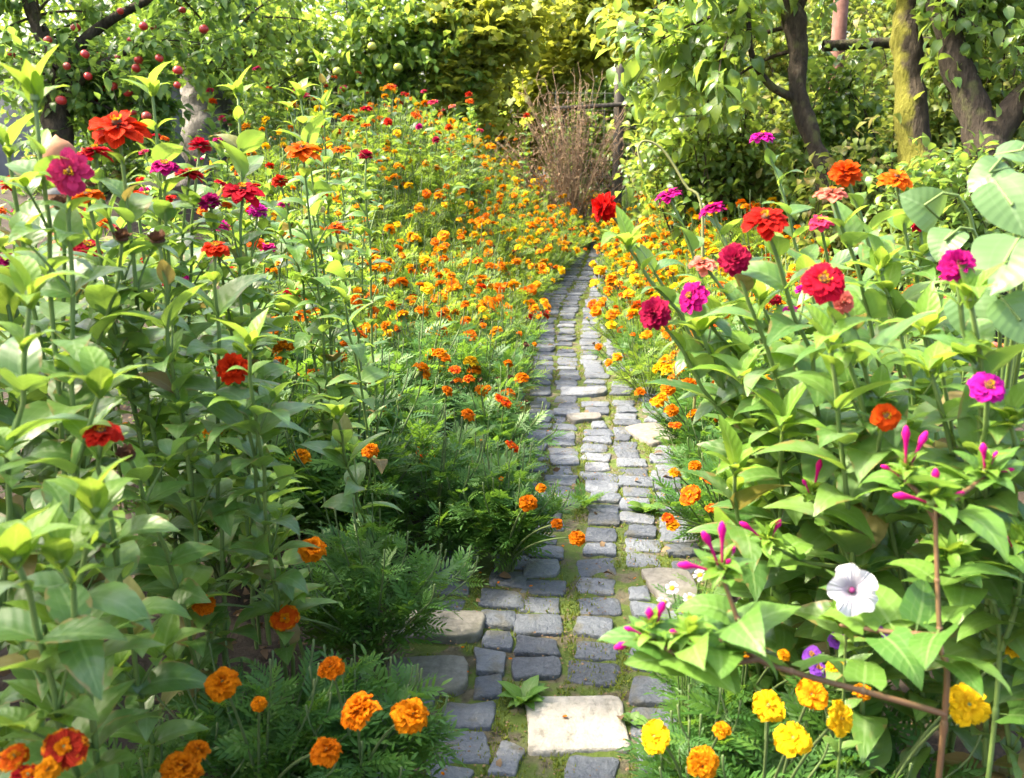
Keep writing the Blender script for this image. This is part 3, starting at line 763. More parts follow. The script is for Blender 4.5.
def stone(mb, cx, cy_, w, d, h, rz, var, rng, z0=-.03, rough=.006, mat=0, dome_=.004, corner=.15):
    """a worn block: rounded outline, chamfered shoulder, slightly uneven crown"""
    out = []
    cs = [(-1, -1), (1, -1), (1, 1), (-1, 1)]
    cs = [(x * w / 2 + rng.normal(0, rough), y * d / 2 + rng.normal(0, rough)) for x, y in cs]
    for i in range(4):
        p0, p, p1 = np.array(cs[i - 1]), np.array(cs[i]), np.array(cs[(i + 1) % 4])
        r = corner * min(w, d) * rng.uniform(.5, 1.2)
        a = p + unit(p0 - p) * r; b = p + unit(p1 - p) * r
        mid0 = (cs[i - 1] + p) / 2 if False else (p0 + p) / 2 + rng.normal(0, rough * .5, 2)
        out += [mid0, a, (a + b + 2 * p) / 4, b]
    out = np.array(out); n = len(out)
    ctr = out.mean(0)
    tilt = rng.normal(0, .022, 2)
    rows = []
    for s, z in ((1.0, z0), (1.0, h - .012), (.992, h - .006), (.972, h - .0015), (.93, h), (.5, h + dome_)):
        p = ctr + (out - ctr) * s
        zz = z + (p @ tilt if z > 0 else 0) + (rng.normal(0, .0012, n) if s < .97 else 0)
        rows.append(np.column_stack([p, np.broadcast_to(zz, n)]))
    v = np.concatenate(rows + [np.array([[ctr[0], ctr[1], h + dome_]])])
    c, s_ = math.cos(rz), math.sin(rz)
    v = np.column_stack([v[:, 0] * c - v[:, 1] * s_ + cx, v[:, 0] * s_ + v[:, 1] * c + cy_, v[:, 2]])
    q = [(k * n + i, k * n + (i + 1) % n, (k + 1) * n + (i + 1) % n, (k + 1) * n + i) for k in range(5) for i in range(n)]
    t = [(5 * n + i, 5 * n + (i + 1) % n, 6 * n) for i in range(n)]
    l = np.zeros((len(v), 3)); l[:, 2] = var
    mb.raw(v, q, t, l, mat)
rng = np.random.default_rng(5)
SLABS = [  # centre pixel, width, depth, height, rotation, material, name, label
 ((577, 719), .235, .205, .011, .03, 'white', 'square_slab', 'square pale limestone slab set among the dark cobbles', 'paving slab'),
 ((432, 624), .25, .14, .02, -.05, 'flag', 'flagstone', 'grey flagstone tucked under the ferny marigold leaves at the path edge', 'flagstone'),
 ((428, 674), .22, .17, .022, .1, 'flag', 'flagstone', 'lighter grey five-sided flagstone at the path edge beside orange marigolds', 'flagstone'),
 ((676, 585), .14, .20, .02, .05, 'flag', 'flagstone', 'pale oblong flagstone under the magenta buds at the path edge', 'flagstone'),
 ((581, 391), .24, .13, .022, .05, 'stone', 'long_cobble', 'longest flat pale stone lying across the middle of the path', 'paving stone'),
 ((586, 417), .17, .12, .02, .2, 'flag', 'sandy_stone', 'sandy coloured wedge stone in the path next to the longest flat stone', 'paving stone'),
 ((652, 433), .16, .26, .018, .3, 'flag', 'flagstone', 'rough pale flagstone at the path edge beside low orange marigolds', 'flagstone'),
]
taken = []
for (uv, w, d, h, rz, m, nm, lab, cat) in SLABS:
    p = G(*uv, .015); taken.append((p[0], p[1], w, d))
    mb = MB(); stone(mb, 0, 0, w, d, h, rz, .92, rng, rough=.012 if m != 'white' else .005, corner=.12 if m == 'white' else .25, dome_=.003)
    tag(mb.obj(nm, M[m], None, (p[0], p[1], 0)), lab, cat)
mb = MB()
NC = 6
for c in range(NC):
    y = .8 + rng.uniform(0, .1)
    off = 0.0
    while y < 13.8:
        d = rng.uniform(.084, .112); w = rng.uniform(.104, .138)
        if rng.random() < .06: w *= .6
        off = off * .85 + rng.normal(0, .006)
        x = xl(y) + .09 + c * .147 + off
        yc = y + d / 2
        x0, x1 = x - w / 2, x + w / 2
        for a, b, ww, dd in taken:                       # trim the stone where a slab lies
            if abs(yc - b) < (d + dd) / 2 * .9:
                l_, r_ = a - ww / 2 - .012, a + ww / 2 + .012
                if x0 < r_ and x1 > l_:
                    if l_ - x0 > x1 - r_: x1 = min(x1, l_)
                    else: x0 = max(x0, r_)
        if x1 - x0 > .055 and (y < 2.7 or (rng.random() > .03 and (c > 0 or rng.random() > .1))):
            var = np.clip(rng.normal(.45, .27), 0, 1)
            stone(mb, (x0 + x1) / 2, yc, x1 - x0, d, .006 + rng.uniform(-.006, .006), -.1 + rng.normal(0, .06), var, rng, rough=.0075, dome_=.002)
        y += d + rng.uniform(.009, .024)
kind(mb.obj('cobbled_path', M['stone']), 'structure')
# moss cushions and grass between the stones, fallen leaves and crumbs on the soil
BL3 = T([(-.5, 0, 0), (.5, 0, 0), (.32, .5, .14), (-.32, .5, .14), (0, 1, .5)], [(0, 1, 2, 3), (3, 2, 4)], [(-1, 0), (1, 0), (1, .5), (-1, .5), (0, 1)])
mb = MB(); K = 110000
y = .9 + 11.5 * rng.random(K) ** 2.0; t = rng.random(K); x = XL(y) + PW * t
keep = np.array([noise.noise(Vector((a * 7, b * 4.0, 2))) > -.12 for a, b in zip(x, y)])
colx = ((x - XL(y) - .09) / .147) % 1.0
keep &= (np.abs(colx - .5) < .14) | (rng.random(K) < .25)
x, y = x[keep], y[keep]; K = len(x)
s = rng.uniform(.006, .015, K)
mb.many(BL3, frames(polar(rng.uniform(0, 6.28, K), rng.uniform(.2, 1.3, K)), None, None, np.stack([s * .5, s, s], 1)), np.stack([x, y, np.full(K, -.002)], 1))
kind(mb.obj('moss', M['mossleaf']), 'stuff')
mb = MB(); K = 5200
x = np.concatenate([rng.uniform(-2.2, .1, K // 2), rng.uniform(.2, 2.4, K - K // 2)]); y = rng.uniform(1.0, 6, K)
px = (x - XL(y)) / PW; keep = (px < .02) | (px > .98) | (rng.random(K) < .1); x, y = x[keep], y[keep]; K = len(x)
mb.many(TL[1], frames(polar(rng.uniform(0, 6.28, K), rng.normal(0, .25, K)), None, rng.normal(0, .5, K), rng.uniform(.012, .05, K)), np.stack([x, y, np.array([soil_z(a, b) for a, b in zip(x, y)]) + .012 + rng.random(K) * .012 + ((x > XL(y)) & (x < XL(y) + PW)) * .05], 1))
kind(mb.obj('fallen_leaves', M['litter']), 'stuff')
mb = MB(); K = 160                                  # petals dropped on the stones
y = 1.3 + 7 * rng.random(K) ** 1.5; t = np.where(rng.random(K) < .5, rng.beta(1, 5, K), rng.beta(5, 1, K)); x = XL(y) + PW * t
mb.many(petal_T(2, .5, .3, .2), frames(polar(rng.uniform(0, 6.28, K), rng.normal(0, .2, K)), None, None, rng.uniform(.006, .014, K)), np.stack([x, y, np.full(K, .017)], 1), None, 0)
kind(mb.obj('fallen_petals', PET['orange']), 'stuff')
mb = MB(); K = 5000                                 # crumbs of soil and grit in the joints
y = 1.2 + 5 * rng.random(K) ** 1.6; x = XL(y) + PW * rng.random(K)
PEB = T([(0, 0, .7), (1, 0, 0), (0, 1, .1), (-1, .1, 0), (.1, -1, 0)], [(0, 1, 2), (0, 2, 3), (0, 3, 4), (0, 4, 1)], [(0, 0)] * 5)
mb.many(PEB, frames(polar(rng.uniform(0, 6.28, K), 0 * x), None, None, rng.uniform(.001, .006, K) * rng.uniform(.4, 1, K)), np.stack([x, y, np.full(K, .004)], 1))
kind(mb.obj('soil_crumbs', M['litter']), 'stuff')
mb = MB(); K = 30000
x = rng.uniform(-9, 10, K); y = rng.uniform(9, 22, K); keep = (x < XL(y) - 2.5) | (x > XL(y) + PW + 2.5) | (y > 14); x, y = x[keep], y[keep]; K = len(x)
h = rng.uniform(.08, .3, K)
mb.many(BL3, frames(polar(rng.uniform(0, 6.28, K), rng.uniform(.7, 1.4, K)), None, None, np.stack([np.full(K, .02), h, h], 1)), np.stack([x, y, np.zeros(K)], 1))
kind(mb.obj('grass', M['grass']), 'stuff')

# ------------------------------------------------------------------ trees and shrubs
def leaves_on(lf, pts, dirs, rng, per, LT, size, spread, mat=0, droop=.1):
    pts = np.asarray(pts); dirs = np.asarray(dirs); K = len(pts) * per
    o = np.repeat(pts, per, 0) + rng.normal(0, spread, (K, 3)); d = np.repeat(dirs, per, 0)
    dd = unit(d * .5 + rng.normal(0, .6, (K, 3)) + np.array([0, 0, -droop]))
    L = size * rng.uniform(.65, 1.2, K); kk = rng.integers(0, len(LT), K)
    v = rng.random(K)
    for i, tp in enumerate(LT):
        s = kk == i
        lf.many(tp, frames(dd[s], None, rng.normal(0, .5, s.sum()), L[s]), o[s], v[s], mat)
def crown_points(rng, anchors, centers, nl, nt, br, rad0):
    """limbs from the anchors to random points inside ellipsoids (centre, radii); twigs on the limbs"""
    tp, td = [], []
    for (c, r, share) in centers:
        c, r = np.asarray(c, float), np.asarray(r, float)
        for k in range(max(1, int(nl * share))):
            u = unit(rng.normal(0, 1, 3)); e = c + u * r * rng.uniform(.55, 1.0)
            a = anchors[np.argmin([np.linalg.norm(x - e) + rng.uniform(0, .6) for x in anchors])]
            ln = np.linalg.norm(e - a)
            limb = bez(a, (a + e) / 2 + np.array([rng.normal(0, .12), rng.normal(0, .12), .16]) * ln, e, 10)
            br.tube(limb, np.linspace(rad0, rad0 * .22, 10), 5)
            for w in range(nt):
                t = rng.uniform(.3, 1.0); i = min(8, int(t * 9)); s = limb[i] + (limb[i + 1] - limb[i]) * (t * 9 - i)
                dv = unit(unit(limb[i + 1] - limb[i]) * .5 + rng.normal(0, .6, 3) + [0, 0, .1]); q = rng.uniform(.2, .5) * r.min() + .12
                tw = bez(s, s + dv * q * .5, s + dv * q + np.array([0, 0, -.1 * q]), 6)
                br.tube(tw, np.linspace(rad0 * .22, rad0 * .08, 6), 4)
                for j in range(1, 6): tp.append(tw[j]); td.append(unit(tw[j] - tw[j - 1]))
    return np.array(tp), np.array(td)
def tree(name, label, cat, base, trunk, rads, centers, nl, nt, per, LT, size, leafm, barkm, seed, spread=.05, sides=9, group=None, rad0=.03, anchors=None, side=()):
    rng = np.random.default_rng(seed); base = np.asarray(base, float)
    t = thing(name, label, cat, base, 0, group)
    tk, br, lf = MB(), MB(), MB()
    c = spline(np.asarray(trunk, float) - base, 22); c2 = spline(np.asarray(trunk, float) - base, 60)
    rr_ = np.interp(np.linspace(0, 1, 22), np.linspace(0, 1, len(rads)), rads) * (1 + rng.normal(0, .05, 22))
    r2 = np.interp(np.linspace(0, 1, 60), np.linspace(0, 1, 22), rr_); sides = max(sides, 16); tk.tube(c2, r2, sides)
    vv = tk.V[-1]
    for i in range(60 * sides):
        k = i // sides; vv[i] += (vv[i] - c2[k]) * (.38 * noise.fractal(Vector(vv[i] * 4.5 + seed), 1.0, 2.0, 4))
    for (pts, ra) in side:
        cc = spline(np.asarray(pts, float) - base, 14); br.tube(cc, np.interp(np.linspace(0, 1, 14), np.linspace(0, 1, len(ra)), ra), 7)
    an = [c[i] for i in (range(10, 22, 2) if anchors is None else anchors)]
    for (pts, ra) in side: an += [np.asarray(pts[-1], float) - base]
    tp, td = crown_points(rng, an, [(np.asarray(a) - base, r, s) for a, r, s in centers], nl, nt, br, rad0)
    leaves_on(lf, tp, td, rng, per, LT, size, spread)
    tk.obj('trunk', M[barkm], t); br.obj('branches', M['bark' if barkm == 'palebark' else barkm], t); lf.obj('crown', M[leafm], t)
    t['_tw'] = 0
    return t, tp + base

# --- old trunks by the right-hand bed
tA = [P(838, 262, 6.0) * [1, 1, 0], P(828, 190, 6.0), P(812, 140, 6.0), P(799, 95, 6.0), P(798, 50, 6.0), P(792, 15, 6.0), P(772, -12, 6.0), P(740, -60, 6.1)]
tree('plum_tree', 'crooked slim plum tree leaning over the zinnias, large leaves hanging from its fork', 'tree', tA[0], tA, [.07, .062, .058, .056, .06, .072, .05, .04],
     [(P(715, 30, 5.8), (.5, .5, .6), .36), (P(670, 10, 6.6), (.5, .5, .45), .2), (P(800, -65, 5.8), (.9, .6, .4), .2), (P(680, 95, 6.8), (.42, .4, .3), .24)], 20, 7, 2, PL, .15, 'plum_leaf', 'bark', 21,
     side=[([tA[5], P(800, 2, 6.0), P(815, -40, 5.9)], [.05, .045, .035]), ([P(797, 100, 6), P(770, 85, 5.9), P(752, 55, 5.8), P(748, 10, 5.7)], [.03, .026, .02, .015])], rad0=.018)
tB = [P(935, 268, 5.5) * [1, 1, 0], P(924, 205, 5.5), P(915, 150, 5.5), P(909, 95, 5.5), P(907, 40, 5.5), P(908, -20, 5.5), P(915, -120, 5.5)]
tree('mossy_tree', 'straight tree with yellow-green moss down its trunk, behind the salmon zinnias', 'tree', tB[0], tB, [.115, .1, .09, .085, .083, .08, .075],
     [(P(930, -90, 5.5), (1.1, .8, .5), 1.0)], 16, 6, 3, PL, .10, 'plum_leaf', 'mossbark', 22, rad0=.02, anchors=[18, 20, 21])
tC = [P(1000, 250, 5.2) * [1, 1, 0], P(990, 190, 5.2), P(985, 150, 5.2), P(968, 95, 5.2), P(952, 45, 5.2), P(940, 0, 5.2), P(925, -60, 5.2)]
tree('forked_tree', 'dark old tree forking low into two thick limbs, beside the mossy trunk', 'tree', tC[0], tC, [.125, .118, .115, .085, .08, .078, .07],
     [(P(1010, -40, 5.0), (.8, .7, .45), .6), (P(1060, 40, 5.2), (.5, .5, .5), .4)], 22, 6, 3, PL, .10, 'plum_leaf', 'bark', 23, rad0=.02, anchors=[16, 18, 20],
     side=[([P(985, 150, 5.2), P(1004, 122, 5.15), P(1028, 95, 5.1), P(1075, 60, 5.0)], [.095, .085, .08, .07])])

# --- apple tree, pale trunk, pear tree on the left
ap = [P(60, 230, 7.2) * [1, 1, 0], P(58, 160, 7.2), P(56, 110, 7.2), P(60, 70, 7.2), P(40, 30, 7.2), P(20, -20, 7.2)]
at, aw = tree('apple_tree', 'apple tree with dark trunk, small red apples all over its crown', 'tree', ap[0], ap, [.12, .105, .1, .08, .06, .04],
     [(P(40, 40, 7.2), (.85, .6, .7), .34), (P(150, 45, 7.4), (.8, .6, .7), .36), (P(110, -20, 7.0), (1.4, .7, .5), .18), (P(130, 118, 7.4), (.55, .5, .32), .12)], 44, 8, 3, TL, .105, 'apple_leaf', 'bark', 31,
     side=[([P(57, 100, 7.2), P(75, 52, 7.2), P(110, 20, 7.2), P(170, -10, 7.2)], [.06, .05, .04, .025]), ([P(56, 120, 7.2), P(85, 75, 7.1), P(130, 50, 7.1)], [.045, .035, .02])], rad0=.014)
def apple_mesh(mat):
    mb = MB(); n, m = 12, 9; v = []; l = []
    for i in range(m + 1):
        a = math.pi * i / m
        for j in range(n):
            b = 2 * math.pi * j / n; r = math.sin(a) * (1 + .1 * math.cos(a)); z = -math.cos(a) * .92
            z += -.22 * math.exp(-(a - math.pi) ** 2 * 6) + .16 * math.exp(-a * a * 8)
            v.append((r * math.cos(b), r * math.sin(b), z)); l.append((0, i / m, .3))
    q = [(i * n + j, i * n + (j + 1) % n, (i + 1) * n + (j + 1) % n, (i + 1) * n + j) for i in range(m) for j in range(n)]
    mb.raw(v, q, None, l, 0); mb.tube([(0, 0, .65), (.02, 0, .9), (.08, 0, 1.25)], .06, 5, 1)
    return mb.mesh('apple', [mat, M['bark']])
M['apple'] = rough_mat('apple_skin', [(.3, (.28, .012, .015)), (.6, (.42, .025, .025)), (.85, (.5, .16, .05))], 3, .3, .05, .002, stretch=(3, 3, .6), spec=.5)
M['pear'] = rough_mat('pear_skin', [(.3, (.25, .3, .05)), (.7, (.38, .4, .08))], 3, .4, .05, .002)
M['apple_b'] = rough_mat('apple_skin_blushed', [(.3, (.2, .012, .015)), (.55, (.33, .03, .02)), (.8, (.35, .25, .05))], 2, .35, .05, .002, stretch=(3, 3, .6), spec=.5)
am2 = apple_mesh(M['apple_b'])
am, pm_ = apple_mesh(M['apple']), apple_mesh(M['pear'])
AP = [(122, 11), (184, 10), (77, 28), (205, 29), (142, 26), (132, 40), (119, 57), (137, 60), (137, 68), (100, 55), (84, 54), (158, 58), (67, 66), (22, 55), (2, 53), (90, 76), (74, 86), (179, 70), (178, 85), (66, 103), (114, 86), (140, 98), (133, 112), (60, 100), (12, 54), (154, 27), (147, 116), (128, 92), (30, 12), (48, 40)]
ab = np.array(ap[0])
for (u, v_) in AP:
    p = P(u + rr(-2, 2), v_, 6.9 + rr(-.3, .5)); link('apple', am if rr(0, 1) < .7 else am2, at, p - ab, (rr(-.6, .6), rr(-.6, .6), rr(0, 6)), rr(.026, .042))
pk = [P(212, 250, 9) * [1, 1, 0], P(210, 150, 9), P(206, 100, 9), P(202, 60, 9), P(200, 0, 9), P(205, -60, 9)]
tree('pale_tree', 'thick pale grey trunked tree standing behind the apple tree', 'tree', pk[0], pk, [.3, .25, .23, .2, .18, .15],
     [(P(235, 20, 8.6), (1.1, .6, .55), .6), (P(215, -40, 9), (1.2, .8, .5), .4)], 26, 8, 3, TL, .11, 'pear_leaf', 'palebark', 33, rad0=.022)
pe = [P(335, 230, 12) * [1, 1, 0], P(338, 130, 12), P(336, 75, 12), P(345, 50, 12), P(352, 0, 12)]
pt, pw = tree('pear_tree', 'broad light green fruit tree with a few green fruits behind the tall leafy stems', 'tree', pe[0], pe, [.1, .08, .06, .05, .03],
     [(P(345, 60, 11.9), (1.5, .9, 1.05), .5), (P(270, 40, 12), (1.1, .8, .95), .22), (P(415, 55, 12), (1.05, .8, 1.05), .28)], 64, 9, 2, TL, .15, 'pear_leaf', 'bark', 34,
     side=[([P(336, 80, 12), P(322, 50, 11.9), P(300, 40, 11.8)], [.03, .025, .015]), ([P(337, 85, 12), P(362, 55, 11.9), P(395, 45, 11.8)], [.03, .025, .015])], rad0=.014)
for (u, v_) in ((372, 46), (337, 71), (398, 67), (300, 62), (340, 140)):
    link('pear', pm_, pt, P(u, v_, 11.0) - np.array(pe[0]), (0, rr(-.3, .3), 0), .055)

# --- grape vines over the wire fence at the far end
def vine(label, pts, centers, nl, nt, per, size, seed):
    base = np.asarray(pts[0]) * [1, 1, 0]
    return tree('grape_vine', label, 'vine', base, [base] + list(pts), [.035, .03, .022, .015], centers, nl, nt, per, VL, size, 'vine_leaf', 'bark', seed, .08, 6, 'grape vines on the far fence', rad0=.009)
vine('yellowing grape vine climbing between the green fruit tree and the brown dead bush', [P(470, 150, 12), P(465, 60, 12), P(470, -10, 12)], [(P(480, 25, 11.8), (.75, .5, .7), .5), (P(470, 95, 12), (.55, .4, .5), .3), (P(530, 20, 11.6), (.6, .4, .5), .2)], 46, 6, 3, .15, 41)
vine('golden grape vine hanging above the brown dead bush', [P(560, 150, 13), P(575, 60, 13), P(590, -10, 13)], [(P(575, 20, 12.8), (1.0, .5, .62), .7), (P(545, 75, 13), (.5, .4, .35), .3)], 46, 6, 3, .15, 42)
vine('grape vine trailing over the fence rail beside the grey post', [P(650, 180, 12), P(655, 80, 12), P(650, 0, 12)], [(P(655, 15, 11.6), (.75, .5, .5), .75), (P(690, 95, 11.4), (.3, .3, .45), .25)], 36, 6, 3, .14, 43)

# --- shrubs
def shrub(label, c, r, n, LT, size, leafm, seed, name='leafy_shrub', group=None, per=3):
    rng = np.random.default_rng(seed); c = np.asarray(c, float); base = np.array([c[0], c[1], 0.0])
    t = thing(name, label, 'shrub', base, 0, group)
    br, lf = MB(), MB(); an = [np.array([rng.normal(0, .08), rng.normal(0, .08), .1]) for _ in range(4)]
    tp, td = crown_points(rng, an, [(c - base, r, 1.0)], n, 8, br, .012)
    tp[:, 2] = np.maximum(tp[:, 2], .05)
    leaves_on(lf, tp, td, rng, per, LT, size, .05)
    br.obj('branches', M['bark'], t); lf.obj('foliage', M[leafm], t)
    return t
shrub('unseen tall shrub added beside the bed, shading the corner with the dark red marigold', (-2.7, 1.5, 2.1), (.8, 1.15, 1.4), 80, PL, .12, 'plum_leaf', 76, 'added_shade_shrub')  # out of view, added to cast shade on the near left corner
G2 = 'shrubs in the thicket by the old trunks'
shrub('green shrub thick with glossy leaves behind the crooked plum trunk', P(720, 150, 7.6), (.8, .6, .75), 34, PL, .09, 'bush_leaf', 61, group=G2)
shrub('shrub with yellowing leaves in the gap between the crooked and mossy trunks', P(850, 110, 7.4), (.7, .5, .95), 40, PL, .09, 'bush_leaf', 62, group=G2)
shrub('shrub with browning leaves between the mossy trunk and the forked tree', P(950, 90, 6.9), (.6, .5, 1.0), 40, PL, .085, 'bush_leaf', 63, group=G2)
shrub('dark green shrub filling the fork of the old tree', P(1040, 60, 6.8), (.8, .6, 1.1), 40, PL, .09, 'bush_leaf', 64, group=G2)
shrub('low green shrub at the foot of the mossy trunk', P(880, 190, 5.7), (.5, .35, .4), 22, PL, .08, 'bush_leaf', 65, group=G2)
shrub('low shrub with small leaves under the forked tree', P(975, 195, 5.0), (.5, .35, .32), 22, PL, .075, 'plum_leaf', 66, group=G2)
shrub('thin shrub hiding the middle of the pink-brown pole', P(838, 95, 6.5), (.32, .25, .42), 14, PL, .1, 'plum_leaf', 79, group=G2)
shrub('bright shrub beside the far end of the right-hand marigolds'.replace('right-hand ', ''), P(682, 160, 9.6), (.5, .5, .6), 26, PL, .09, 'plum_leaf', 67, group=G2)
shrub('leafy shrub with pale leaves right below the hanging plum leaves'.replace('right ', ''), P(700, 115, 7.2), (.5, .4, .5), 24, PL, .1, 'plum_leaf', 68, group=G2)
shrub('tall backing shrub seen over the pink-brown pole', P(800, 20, 9.5), (1.4, .7, 1.4), 60, PL, .1, 'bush_leaf', 69, group=G2, per=4)
shrub('large dark shrub beyond the forked tree', P(980, 20, 9.0), (1.5, .7, 1.6), 60, PL, .1, 'bush_leaf', 70, group=G2, per=4)
shrub('light green shrub behind the wire fence post', P(610, 100, 15), (1.6, .8, 1.2), 46, PL, .13, 'plum_leaf', 74, group=G2, per=4)
shrub('yellow-green shrub behind the golden grape vine', P(520, 60, 15.5), (1.7, .8, 1.5), 52, PL, .13, 'vine_leaf', 75, group=G2, per=4)
G3 = 'bushes behind the apple trees'
shrub('dark bush under the apple tree beside the shed wall', P(90, 140, 8.4), (.9, .6, .5), 30, TL, .085, 'apple_leaf', 71, 'garden_bush', G3)
shrub('dark green bush beneath the light green fruit tree', P(300, 115, 12.4), (1.4, .6, .75), 40, TL, .085, 'apple_leaf', 72, 'garden_bush', G3)
shrub('green bush between the fruit tree and the grape vines', P(420, 105, 13), (1.2, .6, .9), 40, TL, .085, 'pear_leaf', 73, 'garden_bush', G3)
# far wood, one mass
mb = MB(); br = MB(); rng = np.random.default_rng(77)
tp, td = [], []
for k in range(36):
    x = rng.uniform(-17, 17); y = rng.uniform(18, 23); h = rng.uniform(3.2, 6.2)
    c = np.array([x, y, h * .55]); K = 420
    u = unit(rng.normal(0, 1, (K, 3))) * rng.uniform(.5, 1.0, (K, 1)) ** .5
    tp.append(c + u * [1.7, 1.2, h * .55]); td.append(u)
    br.tube([(x, y, 0), (x + .1, y, h * .4), (x, y, h * .9)], [.12, .09, .03], 6)
leaves_on(mb, np.concatenate(tp), np.concatenate(td), rng, 2, PL, .22, .12)
kind(mb.obj('far_trees', M['far_leaf']), 'stuff'); 
w = br.obj('far_tree_trunks', M['bark']); kind(w, 'stuff'); w.parent = bpy.data.objects['far_trees']

# --- brown dead bush, fence, shed, pole
rng = np.random.default_rng(88); b0 = P(572, 235, 11.3) * [1, 1, 0]
t = thing('dead_bush', 'dry brown twiggy bush at the far end of the path', 'bush', b0)
br = MB()
for k in range(130):
    a = rng.uniform(0, 6.28); q = rng.uniform(.1, .8); h = rng.uniform(.6, 2.35) * (1 - .35 * q)
    e = np.array([math.cos(a) * q * 1.25 - .12 + rng.normal(0, .1), math.sin(a) * q * .6, h]); c = bez((rng.normal(0, .05), rng.normal(0, .05), 0), (e[0] * .3, e[1] * .3, h * .6), e, 8)
    br.tube(c, np.linspace(.007, .0025, 8), 4, 0, rng.random())
    for j in range(16):
        i = rng.integers(2, 8); d = unit(rng.normal(0, .6, 3) + [0, 0, .6]); s = c[min(i, 7)]; l = rng.uniform(.06, .2)
        br.tube(bez(s, s + d * l * .5, s + d * l + [0, 0, -.02], 4), np.linspace(.003, .0012, 4), 3, 0, rng.random())
br.obj('branches', M['dead'], t)
lf = MB(); K = 3200
a = rng.uniform(0, 6.28, K); q = np.sqrt(rng.random(K)) * .75; o = np.stack([np.cos(a) * q - .12, np.sin(a) * q * .6, rng.uniform(.15, 2.0, K) * (1 - .35 * q)], 1)
lf.many(TL[0], frames(unit(rng.normal(0, 1, (K, 3))), None, None, rng.uniform(.02, .05, K)), o); lf.obj('dry_leaves', M['litter'], t)
M['wood'] = rough_mat('weathered_wood', [(.3, (.025, .022, .018)), (.7, (.085, .075, .06))], 10, .9, .6, .01, stretch=(4, 4, .3))
M['rustpole'] = rough_mat('rusty_pole', [(.3, (.05, .028, .02)), (.5, (.15, .07, .055)), (.7, (.21, .11, .09))], 11, .85, .8, .01, detail=8)
M['wire'] = rough_mat('wire', [(.3, (.12, .12, .11)), (.7, (.2, .2, .19))], 10, .6)
M['plaster'] = rough_mat('shed_plaster', [(.3, (.10, .105, .11)), (.7, (.16, .165, .17))], 3, .9, .4, .01)
M['terra'] = rough_mat('terracotta', [(.3, (.25, .11, .05)), (.7, (.36, .18, .09))], 6, .8, .3, .005)
f0 = P(617, 160, 11.6)
t = thing('wire_fence', 'old wire fence with a weathered grey post and one rail behind the dead bush', 'fence', (f0[0], f0[1], 0))
for dx in (0.0, 1.9):
    m_ = MB(); m_.tube([(dx, 0, 0), (dx + .01, 0, .9), (dx, 0, 2.15)], [.075, .07, .065], 7); m_.obj('post', M['wood'], t)
m_ = MB(); m_.tube([(-.85, -.09, 1.66), (0, -.09, 1.71), (1.9, -.09, 1.78)], .03, 6); m_.obj('rail', M['wood'], t)
m_ = MB()
for z in np.linspace(.2, 1.85, 9): m_.tube([(-.85, .0, z), (1.9, .0, z)], .004, 3)
for x in np.linspace(-.8, 1.85, 18): m_.tube([(x, .006, .15), (x, .006, 1.88)], .003, 3)
m_.obj('wire_mesh', M['wire'], t)
pp = P(835, 60, 7.0)
t = thing('rusty_pole', 'pink-brown rusty pole standing between the crooked and mossy trunks', 'pole', (pp[0], pp[1], 0))
m_ = MB(); m_.tube([(0, 0, 0), (.03, 0, 1.3), (0, 0, 2.6)], .055, 12); m_.obj('shaft', M['rustpole'], t)
m_ = MB(); m_.tube([(.03, 0, 1.02), (.03, 0, 1.1)], .07, 12); m_.obj('collar', M['rustpole'], t)
m_ = MB(); q0 = P(823, 46, 6.5); q1 = P(965, 42, 6.5); m_.tube(spline([q0, (q0 + q1) / 2 + [0, 0, .01], q1], 10) - q0, .04, 7)
tag(m_.obj('wooden_rail', M['bark'], None, q0), 'level wooden bar running behind the mossy trunk', 'rail')
def box(mb, x0, x1, y0, y1, z0, z1, mat=0):
    v = [(x, y, z) for z in (z0, z1) for y in (y0, y1) for x in (x0, x1)]
    mb.raw(v, [(0, 2, 3, 1), (4, 5, 7, 6), (0, 1, 5, 4), (2, 6, 7, 3), (0, 4, 6, 2), (1, 3, 7, 5)], None, None, mat)
s0 = P(40, 130, 11)
t = thing('garden_shed', 'grey plastered shed glimpsed behind the apple tree', 'shed', (s0[0] - 1.2, s0[1], 0))
m_ = MB(); box(m_, -2.5, 2.6, 0, 2, 0, 2.1); m_.obj('wall', M['plaster'], t)
m_ = MB(); box(m_, -2.7, 2.8, -.25, 2.2, 2.103, 2.2); m_.obj('roof', M['wood'], t)
m_ = MB(); box(m_, -.45, .25, -.04, -.002, .9, 1.7); m_.obj('window', M['wire'], t)
q0 = P(56, 138, 5.0); hh = q0[2]
t = thing('wooden_post', 'thick brown round-topped post behind the tall zinnias and the apple tree', 'post', (q0[0], q0[1], 0))
m_ = MB(); m_.tube([(0, 0, 0), (0, 0, hh - .1), (0, 0, hh - .05), (0, 0, hh - .018), (0, 0, hh)], np.array([.1, .1, .09, .06, .02]), 14); m_.obj('shaft', M['terra'], t)
m_ = MB(); m_.tube([(0, 0, hh - .3), (0, 0, hh - .27)], np.array([.106, .106]), 14); m_.obj('band', M['wire'], t)
